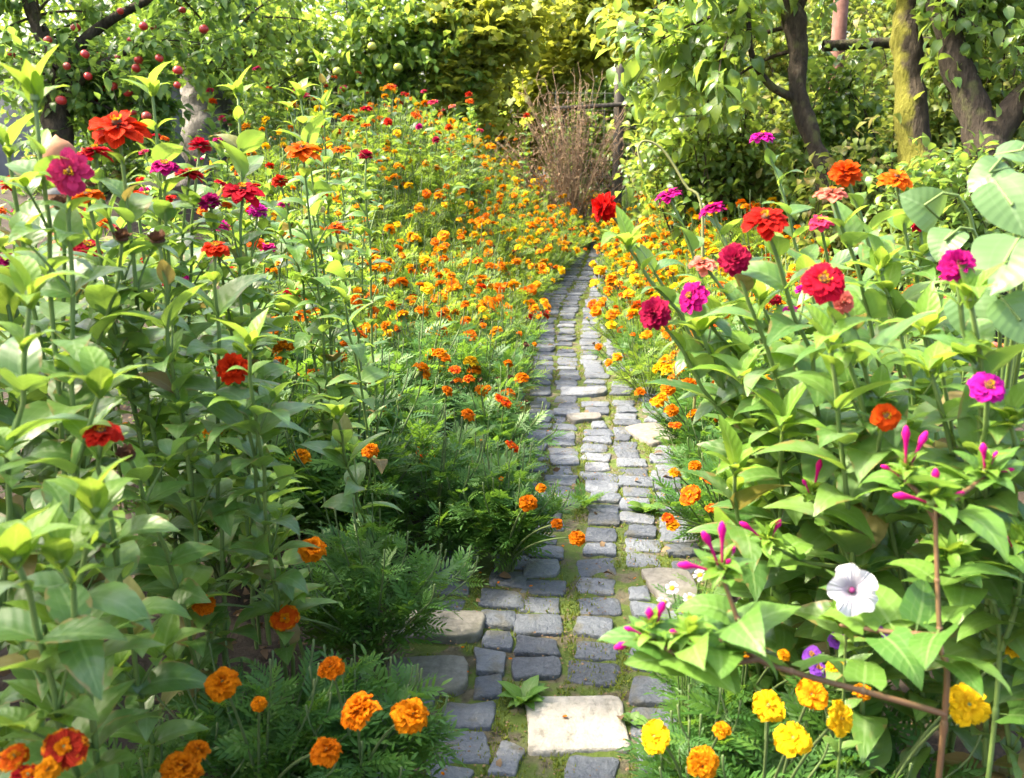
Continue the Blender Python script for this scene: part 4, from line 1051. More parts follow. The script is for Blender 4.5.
# ------------------------------------------------------------------ the beds: marigolds in rows along the path
mari_protos(); zin_protos()
ORD = ['first', 'second', 'third', 'fourth', 'fifth', 'sixth', 'seventh', 'eighth', 'ninth', 'tenth', 'eleventh', 'twelfth', 'thirteenth', 'fourteenth', 'fifteenth', 'sixteenth', 'seventeenth', 'eighteenth', 'nineteenth', 'twentieth',
       'twenty-first', 'twenty-second', 'twenty-third', 'twenty-fourth', 'twenty-fifth', 'twenty-sixth', 'twenty-seventh', 'twenty-eighth', 'twenty-ninth', 'thirtieth', 'thirty-first', 'thirty-second', 'thirty-third', 'thirty-fourth', 'thirty-fifth']
ROWN = ['along the path edge', 'in the second row', 'in the third row', 'in the fourth row', 'in the fifth row', 'in the sixth row']
CN = {'orange': 'orange', 'gold': 'golden', 'yellow': 'yellow', 'flame': 'red-orange', 'mahogany': 'dark red'}
def mari_row(side, row, x0, y0, y1, step, palette, nh, hmul=1.0, tall=1.0):
    y = y0; k = 0
    while y < y1:
        k += 1
        x = x0(y) + rr(-.06, .06)
        f = (y - 2) / 10
        cols = palette(y)
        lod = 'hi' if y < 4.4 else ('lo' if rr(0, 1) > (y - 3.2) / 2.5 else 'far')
        n = int(nh(y) * rr(.7, 1.2))
        sc = tall * rr(.9, 1.15) * (1.0 + .05 * max(0, y - 6) / 2)
        uniq = list(dict.fromkeys(cols))
        cname = ' and '.join(CN[c] for c in uniq[:2]) if n else 'leafy'
        lab = f"{cname} marigold, {ORD[min(k, 35) - 1]} back {ROWN[row]} on the {'apple-tree' if side < 0 else 'old-trunk'} side"
        put_marigold(x, y, lab, cols, n, lod, sc, 'marigolds on the apple-tree side' if side < 0 else 'marigolds on the old-trunk side', hs=.034 * hmul * (1 if y < 5 else 1.15))
        y += step * rr(.85, 1.15) * (1 + max(0, y - 5) * .035)
def pal_left(y):
    if y < 4: s = [['orange'], ['orange', 'flame'], ['orange', 'gold']]
    elif y < 5.6: s = [['orange', 'gold', 'flame'], ['orange', 'gold'], ['orange', 'gold', 'mahogany'], ['gold', 'orange', 'yellow']]
    else: s = [['yellow', 'gold'], ['gold', 'orange'], ['yellow', 'gold', 'gold'], ['yellow', 'gold', 'orange'], ['yellow', 'yellow', 'gold']]
    return s[int(rr(0, len(s)))]
def pal_right(y):
    s = [['gold', 'flame'], ['gold', 'orange']] if y < 4.2 else [['yellow', 'gold'], ['gold', 'yellow'], ['gold', 'orange'], ['yellow', 'orange', 'flame']]
    return s[int(rr(0, len(s)))]
nhl = lambda y: 4 if y < 3.2 else (10 if y < 4.6 else 15)
nhr = lambda y: 10 if y < 3.6 else 24
mari_row(-1, 0, lambda y: xl(y) + (.04 if y < 3.6 else -.02) + .2 * max(0, y - 8.5) / 3, 2.75, 13.6, .36, pal_left, nhl)
mari_row(-1, 1, lambda y: xl(y) - .33, 2.75, 13.6, .38, pal_left, nhl, tall=1.25)
mari_row(-1, 2, lambda y: xl(y) - .68, 2.55, 13.6, .40, pal_left, nhl, tall=1.3)
mari_row(-1, 3, lambda y: xl(y) - 1.04, 3.3, 13.6, .42, pal_left, nhl, tall=1.4)
mari_row(-1, 4, lambda y: xl(y) - 1.45, 5.6, 13.4, .46, pal_left, nhl, tall=1.5)
mari_row(-1, 5, lambda y: xl(y) - 1.9, 6.6, 13.2, .5, pal_left, nhl, tall=1.55)
mari_row(1, 0, lambda y: xr(y) + (.12 if y < 4.4 else -.08) - .22 * max(0, y - 8) / 3, 2.85, 13.6, .36, pal_right, nhr, tall=.95)
mari_row(1, 1, lambda y: xr(y) + .38, 3.2, 13.4, .38, pal_right, nhr, tall=1.35)
mari_row(1, 2, lambda y: xr(y) + .76, 4.2, 13.2, .42, pal_right, nhr, tall=1.55)
mari_row(1, 3, lambda y: xr(y) + 1.15, 5.0, 12.8, .45, pal_right, nhr, tall=1.1)
mari_row(1, 4, lambda y: xr(y) + 1.55, 5.6, 11.5, .5, pal_right, nhr, tall=1.1)

# --- low orange marigolds in front, beside the flagstones
def HM(uvz, r, k='mari', c='orange', look=None): return (P(*uvz), k, c, r * (.86 if c == 'yellow' else .95), look)
GF = 'orange marigolds before the flagstones'
up = np.array([0, -.5, 1.0])
hero_marigold((-.32, 1.55), [HM((360, 710, 1.42), .036), HM((411, 715, 1.45), .035, look=(.4, -.4, 1)), HM((331, 668, 1.55), .026)], 'marigold with three big orange blooms low beside the lighter grey flagstone', 501, .19, .33, GF, 351, 20)
hero_marigold((-.50, 1.50), [HM((326, 751, 1.38), .028), HM((223, 683, 1.45), .032, look=up), HM((259, 704, 1.5), .016)], 'marigold with one large and two smaller orange blooms in front of the soil gap', 502, .24, .36, GF, 351, 20)
hero_marigold((-.36, 2.08), [HM((313, 549, 2.0), .036), HM((285, 618, 1.9), .032, 'crest', 'flame', (.2, -1, .5)), HM((204, 604, 1.75), .026)], 'taller marigold with a bright orange bloom and a drooping red-orange one', 503, .28, .42, GF, 520, 24)
hero_marigold((-.66, 1.38), [HM((181, 770, 1.25), .034), HM((197, 750, 1.28), .02)], 'marigold at the bottom edge with two orange blooms half hidden by stems', 504, .2, .3, GF, 216, 14)
hero_marigold((-.78, 1.12), [HM((65, 748, 1.1), .030, 'crest', 'mahogany', (.1, -.6, 1)), HM((14, 757, 1.1), .02, 'crest', 'flame'), HM((28, 776, 1.08), .022, 'crest', 'mahogany'), HM((48, 770, 1.08), .018, 'mari', 'gold')], 'marigold with dark red blooms in the corner under the big zinnia leaves', 505, .16, .24, GF, 162, 12)
hero_marigold((-.02, 2.62), [HM((528, 503, 2.35), .03), HM((577, 538, 2.35), .026), HM((557, 524, 2.4), .02), HM((541, 488, 2.5), .018)], 'marigold spilling over the cobbles with four orange blooms facing the path', 506, .22, .34, GF, 620, 26)
# --- yellow marigolds in the near right corner
GY = 'yellow marigolds under the four o clock branches'
hero_marigold((.66, 1.42), [HM((968, 705, 1.25), .035, 'crest', 'yellow', (-.1, -.8, .8)), HM((1012, 650, 1.4), .016, 'mari', 'yellow')], 'yellow marigold with one wide open bloom close to the reddish upright stem', 511, .24, .36, GY, 351, 20)
hero_marigold((.48, 1.42), [HM((793, 739, 1.32), .032, 'crest', 'yellow', (-.2, -.5, 1)), HM((768, 706, 1.4), .032, 'crest', 'yellow', (0, -.5, 1)), HM((840, 718, 1.35), .030, 'crest', 'yellow', (.5, -.8, .5)), HM((812, 694, 1.38), .026, 'crest', 'gold', (-.4, -.7, .5))], 'yellow marigold bearing four blooms under the long horizontal branch', 512, .24, .34, GY, 351, 20)
hero_marigold((.36, 1.48), [HM((655, 737, 1.4), .030, 'crest', 'yellow', (-.4, -.6, .8)), HM((703, 764, 1.36), .028, 'mari', 'gold', (-.2, -.8, .3)), HM((722, 730, 1.42), .016, 'mari', 'gold')], 'yellow marigold leaning over the cobbles next to the square limestone slab', 513, .12, .26, GY, 229, 14)
hero_marigold((.52, 1.78), [HM((835, 668, 1.55), .022, 'mari', 'yellow'), HM((864, 648, 1.6), .018, 'mari', 'gold'), HM((862, 692, 1.5), .018, 'mari', 'gold'), HM((750, 650, 1.7), .024, 'mari', 'gold'), HM((703, 658, 1.75), .02, 'mari', 'yellow'), HM((784, 655, 1.65), .014, 'mari', 'gold')], 'yellow marigold with small blooms scattered below the white petunia', 514, .25, .3, GY, 324, 20)
hero_marigold((.70, 2.75), [HM((690, 495, 2.6), .036, 'crest', 'flame', (-.4, -.6, .8)), HM((708, 478, 2.6), .026, 'crest', 'flame'), HM((675, 473, 2.65), .022, 'mari', 'gold'), HM((695, 466, 2.65), .024, 'mari', 'orange'), HM((712, 508, 2.55), .02, 'crest', 'flame'), HM((673, 525, 2.5), .022, 'mari', 'gold'), HM((668, 518, 2.5), .02, 'crest', 'flame')], 'marigold with red-orange gold-rimmed blooms just above the magenta buds', 515, .24, .32, 'marigolds on the old-trunk side', 400, 22)
hero_marigold((.80, 3.6), [HM((668, 388, 3.5), .036, 'mari', 'orange'), HM((690, 384, 3.5), .034, 'mari', 'orange'), HM((657, 402, 3.45), .03, 'crest', 'gold'), HM((672, 410, 3.4), .032, 'mari', 'orange'), HM((675, 425, 3.35), .028, 'crest', 'flame'), HM((640, 392, 3.5), .026, 'mari', 'orange'), HM((662, 398, 3.45), .03, 'mari', 'gold')], 'marigold with a cluster of orange blooms low beside the rough pale flagstone', 516, .26, .36, 'marigolds on the old-trunk side', 420, 22)

# ------------------------------------------------------------------ zinnias, the near and named ones
def HZ(u, v, z, k, c, r=.034, look=None): return (P(u, v, z), k, c, r * .87, look)
ZLG, ZRG = 'zinnias on the apple-tree side', 'zinnias on the old-trunk side'
hero_zinnia((-.82, 1.45), [HZ(70, 172, 1.36, 'loose', 'pink', .036, (.25, -.9, .1))], 'tall zinnia with a pink bloom turned to show its pale centre', 601, .12, extra=[P(35, 100, 1.35)], group=ZLG)
hero_zinnia((-.72, 1.70), [HZ(118, 128, 1.6, 'loose', 'scarlet', .055, (.1, -.45, 1)), HZ(95, 153, 1.68, 'loose', 'red', .036), HZ(88, 196, 1.62, 'flat', 'orange_z', .034)], 'tallest scarlet zinnia, with a red and an orange bloom below its big top flower', 602, .12, group=ZLG)
hero_zinnia((-.86, 2.1), [HZ(165, 166, 1.95, 'flat', 'magenta', .036), HZ(200, 147, 2.1, 'pom', 'red', .032), HZ(190, 174, 2.05, 'loose', 'red', .034)], 'zinnia with one magenta and two red blooms behind the tallest scarlet flower', 603, .12, extra=[P(152, 92, 1.95)], group=ZLG)
hero_zinnia((-.68, 2.2), [HZ(243, 192, 2.1, 'loose', 'red', .05, (.1, -.4, 1)), HZ(210, 203, 2.1, 'pom', 'magenta', .032), HZ(258, 212, 2.2, 'pom', 'violet', .03)], 'zinnia with a wide red bloom over two magenta ones', 604, .12, extra=[P(238, 95, 2.2)], group=ZLG)
hero_zinnia((-.62, 1.72), [HZ(215, 248, 1.6, 'flat', 'scarlet', .03)], 'zinnia with one small flat scarlet bloom among large leaves', 605, .125, group=ZLG)
hero_zinnia((-.50, 1.78), [HZ(234, 370, 1.62, 'pom', 'scarlet', .036, (.0, -.6, .8))], 'zinnia with a full orange-red pompon below the other blooms', 606, .12, node=.1, extra=[P(250, 345, 1.5)], group=ZLG, bare=.25)
hero_zinnia((-.66, 1.38), [HZ(102, 433, 1.22, 'flat', 'red', .03, (.0, -.25, 1))], 'short zinnia with a flat red bloom and yellow centre, low among leaves', 607, .125, group=ZLG)
hero_zinnia((-.56, 2.75), [HZ(303, 151, 2.5, 'loose', 'orange_z', .055, (.1, -.3, 1)), HZ(280, 182, 2.6, 'pom', 'red', .03)], 'zinnia with a broad flat orange bloom above a small red one', 608, .12, extra=[P(300, 96, 2.6)], group=ZLG)
hero_zinnia((-.48, 3.05), [HZ(366, 156, 2.9, 'pom', 'crimson', .03), HZ(335, 228, 2.8, 'loose', 'orange_z', .036)], 'slender zinnia with a dark crimson bloom at the top and an orange one below', 609, .085, group=ZLG)
hero_zinnia((-.62, 3.2), [HZ(322, 190, 3.0, 'loose', 'orange_z', .032)], 'zinnia with a single orange bloom next to the bare lime-green spires', 610, .09, extra=[P(320, 62, 3.0), P(290, 110, 3.0)], group=ZLG)
hero_zinnia((-.36, 2.28), [], 'young zinnia without a bloom standing over the ferny marigold leaves', 611, .125, node=.13, extra=[P(337, 418, 2.05)], group=ZLG, bare=.35)
hero_zinnia((-.48, 1.95), [], 'leaning zinnia with no bloom and a single bent stem beside the orange marigolds', 612, .10, node=.12, extra=[P(243, 432, 1.75)], group=ZLG, bare=.3)
hero_zinnia((-.42, 2.6), [], 'zinnia with broad pale leaves and a green bud above the first marigold row', 613, .12, node=.11, extra=[P(345, 300, 2.45)], group=ZLG)
hero_zinnia((-.88, 1.25), [], 'bloomless zinnia with large leaves at the picture edge below the pink bloom', 614, .125, extra=[P(30, 300, 1.15), P(100, 390, 1.2)], group=ZLG, node=.09)
hero_zinnia((-.74, 1.22), [], 'low bloomless zinnia with long grey-green leaves in front of bare soil', 615, .125, extra=[P(95, 510, 1.08)], group=ZLG, node=.09)
hero_zinnia((-.60, 1.12), [], 'dark leaved zinnia in the lower corner above the dark red marigold', 616, .12, extra=[P(15, 560, 1.0), P(60, 560, 1.05)], group=ZLG, node=.09)
hero_zinnia((-.64, 1.72), [(P(128, 455, 1.45), 'seed', 'brown', .02, None), (P(158, 240, 1.5), 'seed', 'brown', .02, None)], 'zinnia gone to seed with two brown heads', 617, .12, group=ZLG, old=.15)
hero_zinnia((-.95, 1.75), [(P(62, 205, 1.6), 'seed', 'brown', .022, None), (P(122, 238, 1.55), 'seed', 'brown', .018, None)], 'zinnia with brown spent heads behind the pink bloom', 618, .12, extra=[P(8, 150, 1.5)], group=ZLG)
# on the crest of the bed, towards the far end
hero_zinnia((-.95, 6.6), [HZ(348, 118, 6.3, 'loose', 'scarlet', .055), HZ(366, 109, 6.5, 'loose', 'red', .05)], 'zinnia pair of red blooms on the bed crest before the green fruit tree', 619, .12, group=ZLG)
hero_zinnia((-1.0, 8.0), [HZ(390, 87, 7.4, 'loose', 'orange_z', .06), HZ(416, 115, 7.4, 'loose', 'orange_z', .05), HZ(388, 122, 7.2, 'pom', 'scarlet', .045)], 'zinnia on the bed crest with the highest of the distant orange blooms', 620, .12, group=ZLG)
hero_zinnia((-.62, 8.4), [HZ(433, 102, 8.0, 'loose', 'pink', .055), HZ(419, 127, 7.8, 'pom', 'magenta', .04)], 'zinnia on the bed crest with a pink bloom above a magenta one', 621, .12, group=ZLG)
hero_zinnia((-.36, 8.8), [HZ(469, 95, 8.2, 'pom', 'red', .045), HZ(470, 101, 8.1, 'loose', 'orange_z', .045), HZ(452, 106, 8.3, 'flat', 'salmon', .04)], 'zinnia on the bed crest with red and orange blooms nearest the grape vines', 622, .12, group=ZLG)
hero_zinnia((-.45, 7.6), [HZ(449, 128, 7.2, 'pom', 'scarlet', .045), HZ(436, 140, 7.1, 'pom', 'crimson', .04), HZ(480, 130, 7.4, 'loose', 'pink', .035)], 'zinnia on the bed crest with small scarlet crimson and pink blooms', 623, .12, group=ZLG)
hero_zinnia((.12, 10.0), [HZ(527, 116, 9.6, 'pom', 'red', .05)], 'lone distant zinnia with a round red bloom before the dead bush', 624, .1, group=ZLG)
hero_zinnia((-.80, 4.6), [HZ(366, 125, 4.4, 'flat', 'orange_z', .03), HZ(338, 150, 4.3, 'loose', 'orange_z', .036)], 'zinnia with two orange blooms beside the crimson flower', 625, .1, group=ZLG, extra=[P(352, 140, 4.5)])
# right bed
hero_zinnia((.74, 1.62), [HZ(765, 221, 1.4, 'loose', 'red', .038, (-.1, -.5, 1)), HZ(735, 259, 1.45, 'pom', 'crimson', .032, (-.2, -.8, .35))], 'zinnia with a ragged red bloom over a dark crimson pompon, facing the path', 651, .13, group=ZRG)
hero_zinnia((.82, 1.50), [HZ(824, 281, 1.3, 'flat', 'red', .038, (-.1, -.75, .7)), HZ(842, 302, 1.36, 'pom', 'salmon', .022, (.1, -.9, .2))], 'zinnia with a flat red yellow-centred bloom over a small salmon pompon', 652, .13, group=ZRG)
hero_zinnia((.86, 1.95), [HZ(692, 297, 1.65, 'loose', 'magenta', .034, (-.7, -.5, .4)), HZ(703, 264, 1.75, 'loose', 'salmon', .032, (0, -.2, 1)), HZ(712, 209, 2.0, 'loose', 'magenta', .034)], 'zinnia with two magenta blooms and one salmon bloom leaning to the path', 653, .11, group=ZRG)
hero_zinnia((.80, 1.72), [HZ(655, 313, 1.65, 'pom', 'crimson', .036, (-.5, -.75, .3))], 'zinnia whose coral-crimson pompon nods over the low marigolds', 654, .135, extra=[P(628, 246, 1.7)], group=ZRG)
hero_zinnia((.80, 2.3), [HZ(605, 207, 2.0, 'pom', 'scarlet', .04, (-.9, -.5, .1)), HZ(668, 195, 2.2, 'loose', 'magenta', .034)], 'zinnia stretching a coral-red sideways bloom out toward the path', 655, .10, group=ZRG, bare=.3, node=.13)
hero_zinnia((1.05, 2.45), [HZ(762, 137, 2.3, 'loose', 'violet', .036, (0, -.1, 1)), HZ(820, 222, 2.0, 'loose', 'pink', .03)], 'tall zinnia topped by a violet-pink bloom in front of the crooked trunk', 656, .12, group=ZRG)
hero_zinnia((1.0, 1.9), [HZ(845, 174, 1.75, 'pom', 'orange_z', .036, (-.1, -.5, .8)), HZ(832, 194, 1.62, 'loose', 'salmon', .032, (0, -.05, 1))], 'zinnia with an orange pompon beside a flat salmon bloom', 657, .13, group=ZRG)
hero_zinnia((1.12, 2.05), [HZ(896, 179, 1.9, 'loose', 'orange_z', .038, (0, -.4, .9)), HZ(920, 226, 1.95, 'flat', 'red', .024)], 'zinnia with an orange bloom and a small red one below the mossy trunk', 658, .12, group=ZRG)
hero_zinnia((.92, 1.45), [HZ(957, 265, 1.2, 'pom', 'magenta', .028, (-.1, -.7, .5))], 'zinnia with a magenta pompon beside the large pale bean leaves', 659, .125, extra=[P(970, 300, 1.18)], group=ZRG)
hero_zinnia((.88, 1.55), [HZ(988, 387, 1.2, 'flat', 'violet', .028, (-.1, -.7, .7)), HZ(981, 363, 1.3, 'flat', 'palepink', .018)], 'zinnia with a flat violet-pink bloom under a small pale pink one', 660, .13, group=ZRG)
hero_zinnia((.70, 1.60), [HZ(886, 416, 1.3, 'flat', 'orange_z', .024, (-.1, -.9, .45))], 'short zinnia with a single round orange bloom above magenta buds', 661, .13, group=ZRG)
hero_zinnia((.66, 1.85), [], 'bloomless zinnia with broad pale leaves at the path edge under the crimson pompon', 662, .14, extra=[P(742, 378, 1.6), P(700, 330, 1.65)], group=ZRG, node=.065)
hero_zinnia((.72, 1.45), [], 'bloomless zinnia with a rosette of bright leaves under the flat red bloom', 663, .14, extra=[P(830, 345, 1.3)], group=ZRG, node=.065)
hero_zinnia((.58, 1.75), [], 'zinnia with whitish green leaves above the magenta tube buds', 664, .14, extra=[P(783, 425, 1.5), P(735, 470, 1.55)], group=ZRG, node=.065)
hero_zinnia((.98, 1.72), [], 'zinnia with tall lime-green tip between the orange pompon and the bean leaves', 665, .135, extra=[P(880, 270, 1.6), P(925, 330, 1.5)], group=ZRG, node=.065)
hero_zinnia((.98, 1.38), [], 'bloomless zinnia with shaded leaves at the picture edge below the bean plant', 666, .135, extra=[P(1010, 420, 1.25), P(930, 370, 1.3)], group=ZRG, node=.085)
hero_zinnia((.95, 2.2), [HZ(790, 310, 1.9, 'flat', 'violet', .02), HZ(775, 300, 1.95, 'pom', 'crimson', .018)], 'zinnia with two small purplish blooms half hidden behind the red flowers', 667, .13, extra=[P(760, 300, 1.9)], group=ZRG, node=.065)
# zinnias massed behind
LC = ['red', 'scarlet', 'orange_z', 'magenta', 'red', 'pink']
zi = 0
for (x, y, s) in [(-1.15, 1.9, 1.2), (-1.35, 2.5, 1.2), (-1.05, 2.6, 1.15), (-1.45, 3.1, 1.15), (-1.05, 3.2, 1.05), (-.9, 2.85, 1.0), (-1.8, 3.3, 1.15), (-1.35, 3.8, 1.05), (-1.85, 4.0, 1.05), (-1.25, 4.5, .98), (-1.7, 4.8, 1.0), (-2.2, 4.6, 1.05), (-1.55, 5.5, .95), (-2.1, 5.6, 1.0), (-2.6, 5.4, 1.0), (-2.0, 6.4, .98), (-2.6, 6.5, 1.0), (-3.1, 6.2, 1.0), (-2.4, 7.4, 1.0), (-2.9, 7.6, 1.0), (-1.9, 8.0, 1.0), (-2.3, 8.8, 1.05), (-1.6, 9.4, 1.05), (-2.0, 10.2, 1.05), (-1.2, 10.4, 1.05), (-2.8, 9.2, 1.0), (-1.5, 7.2, .95), (-1.0, 11.4, 1.0), (-3.3, 7.8, 1.0), (-1.15, 2.15, 1.05), (-1.3, 1.55, 1.1), (-1.6, 2.2, 1.15), (-2.2, 3.6, 1.1), (-2.6, 4.4, 1.05), (-3.2, 5.2, 1.0)]:
    zi += 1
    cols = LC if y < 7 else ['scarlet', 'orange_z', 'red', 'pink', 'orange_z']
    put_zinnia(x, y, cols, f'leafy zinnia deep in the apple-tree side bed, {ORD[zi - 1]} back from the tallest scarlet one', s, ZLG, .033 if y < 6 else .036, .62 if y < 4 else .75)
zi = 0
for (x, y, s) in [(1.25, 2.4, .95), (1.35, 1.9, .95), (1.0, 2.75, .92), (1.5, 2.8, .95), (1.15, 3.2, .88), (1.75, 2.3, 1.0), (1.6, 3.5, .88), (1.25, 3.8, .8), (2.0, 3.2, .92), (1.9, 4.0, .85), (1.55, 4.3, .78), (2.3, 3.8, .9), (1.3, 1.55, .95), (2.4, 4.6, .85), (2.0, 4.8, .75)]:
    zi += 1
    put_zinnia(x, y, ['magenta', 'orange_z', 'red', 'violet', 'salmon'], f'leafy zinnia deep in the old-trunk side bed, {ORD[zi - 1]} back from the bean leaves', s, ZRG, .03, .45)

# ------------------------------------------------------------------ four o'clock plants (tube buds), petunia, bean, daisies, weeds
def tube_bud(mb, p, d, L, r):
    d = unit(d); n = 7
    c = np.array(p) + np.outer(np.linspace(0, 1, n), d) * L + np.outer(np.sin(np.linspace(0, 1, n) * 3.1), [0, 0, .06 * L])
    mb.tube(c, np.array([.26, .19, .19, .23, .36, .6, .34]) * r, 8)
    mb.tube(c[:2] - d * .004, np.array([.5, .34]) * r, 7, 1)
def rosette(lf, p, rng, n, L, mat=0, LTs=FL, el=(.1, .9)):
    for w in range(n):
        dd = polar(w * 2.4 + rng.uniform(-.3, .3), rng.uniform(*el))
        lf.many(LTs[rng.integers(0, len(LTs))], frames([dd], None, np.array([rng.normal(0, .2)]), np.array([L * rng.uniform(.6, 1.1)])), [np.asarray(p) - [0, 0, .01 * w / n]], [rng.random()], mat)
def four_oclock(base, stems, clusters, label, seed, leafL=.075, stem='redstem'):
    """stems: world polylines; clusters: (point, [bud directions], n leaves)"""
    rng = np.random.default_rng(seed); base = np.array([base[0], base[1], 0.0])
    t = thing('four_o_clock_plant', label, 'flower', base, 0, 'four o clock plants')
    st, lf = MB(), MB()
    for pts in stems:
        c = spline([np.asarray(p) - base for p in pts], 22); st.tube(c, np.linspace(.0044, .0028, 22), 7)
        for i in range(5, 21, 4):
            st.tube([c[i] * .8 + c[i - 1] * .2, c[i] * .93 + c[i - 1] * .07, c[i] * .93 + c[i + 1] * .07, c[i] * .8 + c[i + 1] * .2], np.array([.0036, .0056, .0056, .0036]) * (1.05 - i * .02), 7)
            for s in (0, 1):
                if rng.random() < .2: continue
                az = rng.uniform(0, 6.28); d = polar(az, rng.uniform(-.1, .5))
                lf.many(FL[rng.integers(0, 3)], frames([d], None, np.array([rng.normal(0, .3)]), np.array([leafL * rng.uniform(.8, 1.25)])), [c[i]], [rng.random()], 0)
    st.obj('stem', M[stem], t)
    bd = []
    for (p, buds, nl) in clusters:
        p = np.asarray(p) - base
        rosette(lf, p, rng, max(1, nl - 3), leafL * .62, 0)
        rosette(lf, p + [0, 0, .012], rng, nl + 12, leafL * .5, 1, LIME, (-.2, 1.3))
        bd += [(p, b) for b in buds]
    lf.obj('foliage', [M['fleaf'], M['lime']], t)
    for p, b in bd:
        mb = MB(); L = b[3] if len(b) > 3 else .05
        s = p + unit(b[:3]) * .008; tube_bud(mb, (0, 0, 0), b[:3], L, .009 if L > .03 else .006)
        mb.obj('flower_bud', [PET['bud'], M['calyx']], t, s)
    return t
c1, c2, c3 = P(722, 575, 1.12), P(652, 640, 1.12), P(690, 640, 1.1)
c4, c5, c6 = P(935, 505, 1.15), P(905, 480, 1.18), P(985, 478, 1.2)
b2 = P(950, 790, 1.25) * [1, 1, 0]; J = P(945, 714, 1.17)
four_oclock(b2, [[b2, J, P(941, 650, 1.165), P(938, 600, 1.16), c4], [P(936, 520, 1.16), P(920, 495, 1.17), c5], [P(937, 515, 1.16), P(960, 495, 1.18), c6],
                 [J, P(878, 695, 1.16), P(800, 674, 1.15), P(752, 655, 1.13), P(738, 620, 1.125), c1], [P(760, 659, 1.13), P(700, 664, 1.12), c2], [P(738, 630, 1.125), P(712, 645, 1.12), c3], [P(939, 636, 1.165), P(890, 632, 1.18), P(841, 625, 1.2)]],
            [(c1, [(-.35, -.1, .75, .06), (-.05, 0, .8, .062), (.25, .1, .6, .03), (.5, 0, .3, .03), (-.8, -.1, .25, .05), (.1, -.2, .5, .02)], 7), (c2, [(-.6, 0, .3, .03), (-.1, 0, .8, .035), (-.75, -.2, -.05, .04), (.2, 0, .9, .045)], 7), (c3, [(-.5, -.1, .3, .022), (.3, -.4, -.6, .02)], 6),
             (c4, [(-.1, 0, .9, .04), (.6, 0, .3, .03), (-.9, -.1, .25, .05)], 8), (c5, [(-.1, 0, 1, .065), (-.75, 0, .45, .03), (.3, 0, 1, .06)], 7), (c6, [(-.2, 0, 1, .04), (.6, 0, .2, .03), (.2, 0, .7, .03)], 7), (P(838, 628, 1.25), [], 2)],
            'four o clock plant with reddish stems and many magenta buds reaching over the path', 702, .078)
b3 = P(850, 660, 1.9) * [1, 1, 0]
four_oclock(b3, [[b3, P(870, 600, 1.6), P(800, 560, 1.45), P(768, 545, 1.4)], [P(868, 610, 1.6), P(830, 520, 1.5), P(812, 500, 1.45)]],
            [(P(768, 545, 1.4), [(-.6, 0, .5, .05), (.3, 0, .8, .035)], 6), (P(812, 500, 1.45), [(.1, 0, 1, .06), (-.4, 0, .8, .03)], 6)], 'four o clock plant with lime-green shoots behind the white petunia', 703, .08, 'zstem')
b4 = P(1010, 700, 1.45) * [1, 1, 0]
four_oclock(b4, [[b4, P(1000, 640, 1.4), P(960, 580, 1.35), P(950, 560, 1.33)], [P(1002, 650, 1.4), P(1020, 590, 1.35), P(1015, 540, 1.3)]], [(P(950, 560, 1.33), [], 7), (P(1015, 550, 1.3), [(-.5, 0, .6, .02)], 7)], 'four o clock plant in broad green leaf at the picture edge', 704, .1, 'zstem')
# white petunia
b = P(850, 690, 1.55) * [1, 1, 0]
t = thing('petunia_plant', 'petunia with one round white bloom and a dark throat facing the path', 'flower', b)
q = P(851, 590, 1.2) - b; st, lf = MB(), MB(); rng = np.random.default_rng(720)
c = bez((0, 0, 0), (q[0] * .3, q[1] * .3, q[2] * .8), q + [0, .035, -.01], 10); st.tube(c, np.linspace(.003, .002, 10), 5); st.obj('stem', M['zstem'], t)
for i in range(2, 10): rosette(lf, c[i], rng, 2, .05, 0, ZLS)
lf.obj('foliage', [M['zleaf'], M['lime']], t)
n, m = 60, 8; v = []; l = []
for i in range(m + 1):
    s = i / m
    for j in range(n):
        a = 2 * math.pi * j / n
        lob = 1 - .17 * (0.5 + .5 * math.cos(5 * a + .3 * math.sin(2 * a))) ** 3 * s - .02 * math.cos(13 * a + 1) * s - .03 * math.sin(2 * a + 1)
        r = (.10 + .9 * s ** .75) * lob; z = .55 * s ** .35 - .18 * s * s + .14 * math.sin(5 * a + .6) * s * s + .045 * math.sin(13 * a + 2 * math.sin(3 * a)) * s ** 2
        v.append((r * math.cos(a), r * math.sin(a), z)); l.append((math.sin(2.5 * a), s, .15))
f = MB(); f.raw(v, [(i * n + j, i * n + (j + 1) % n, (i + 1) * n + (j + 1) % n, (i + 1) * n + j) for i in range(m) for j in range(n)], None, np.column_stack([np.array(l)]), 0)
f.tube([(0, 0, -.9), (0, 0, -.2), (0, 0, .12)], np.array([.06, .08, .12]), 8, 1)
e = Vector((-.12, -.85, .42)).to_track_quat('Z', 'Y').to_euler()
fo = f.obj('flower_head', [PET['white'], M['calyx']], t, q); fo.rotation_euler = e; fo.scale = (.034,) * 3
f = MB(); dome(f, .13, .08, .2, 0, 12, 3); f.obj('throat', M['throat'], fo)
# small purple petunias fading
b = P(835, 700, 1.75) * [1, 1, 0]
t = thing('violet_plant', 'low plant with small faded violet flowers under the white petunia', 'flower', b)
st, lf = MB(), MB()
for k, (u, v_, z, c_) in enumerate([(818, 668, 1.6, 'purple'), (838, 640, 1.62, 'purple'), (890, 630, 1.5, 'purple'), (812, 655, 1.64, 'palepink')]):
    q = P(u, v_, z) - b; c = bez((0, 0, 0), (q[0] * .5, q[1] * .5, q[2] * .9), q, 8); st.tube(c, .0022, 5)
    for i in range(2, 7): rosette(lf, c[i], rng, 2, .035, 0, ZLS)
    put_head(t, 'flat', 'purple', q, unit((rr(-.4, .4), -.5, .8)), .018)
st.obj('stem', M['zstem'], t); lf.obj('foliage', [M['zleaf'], M['lime']], t)
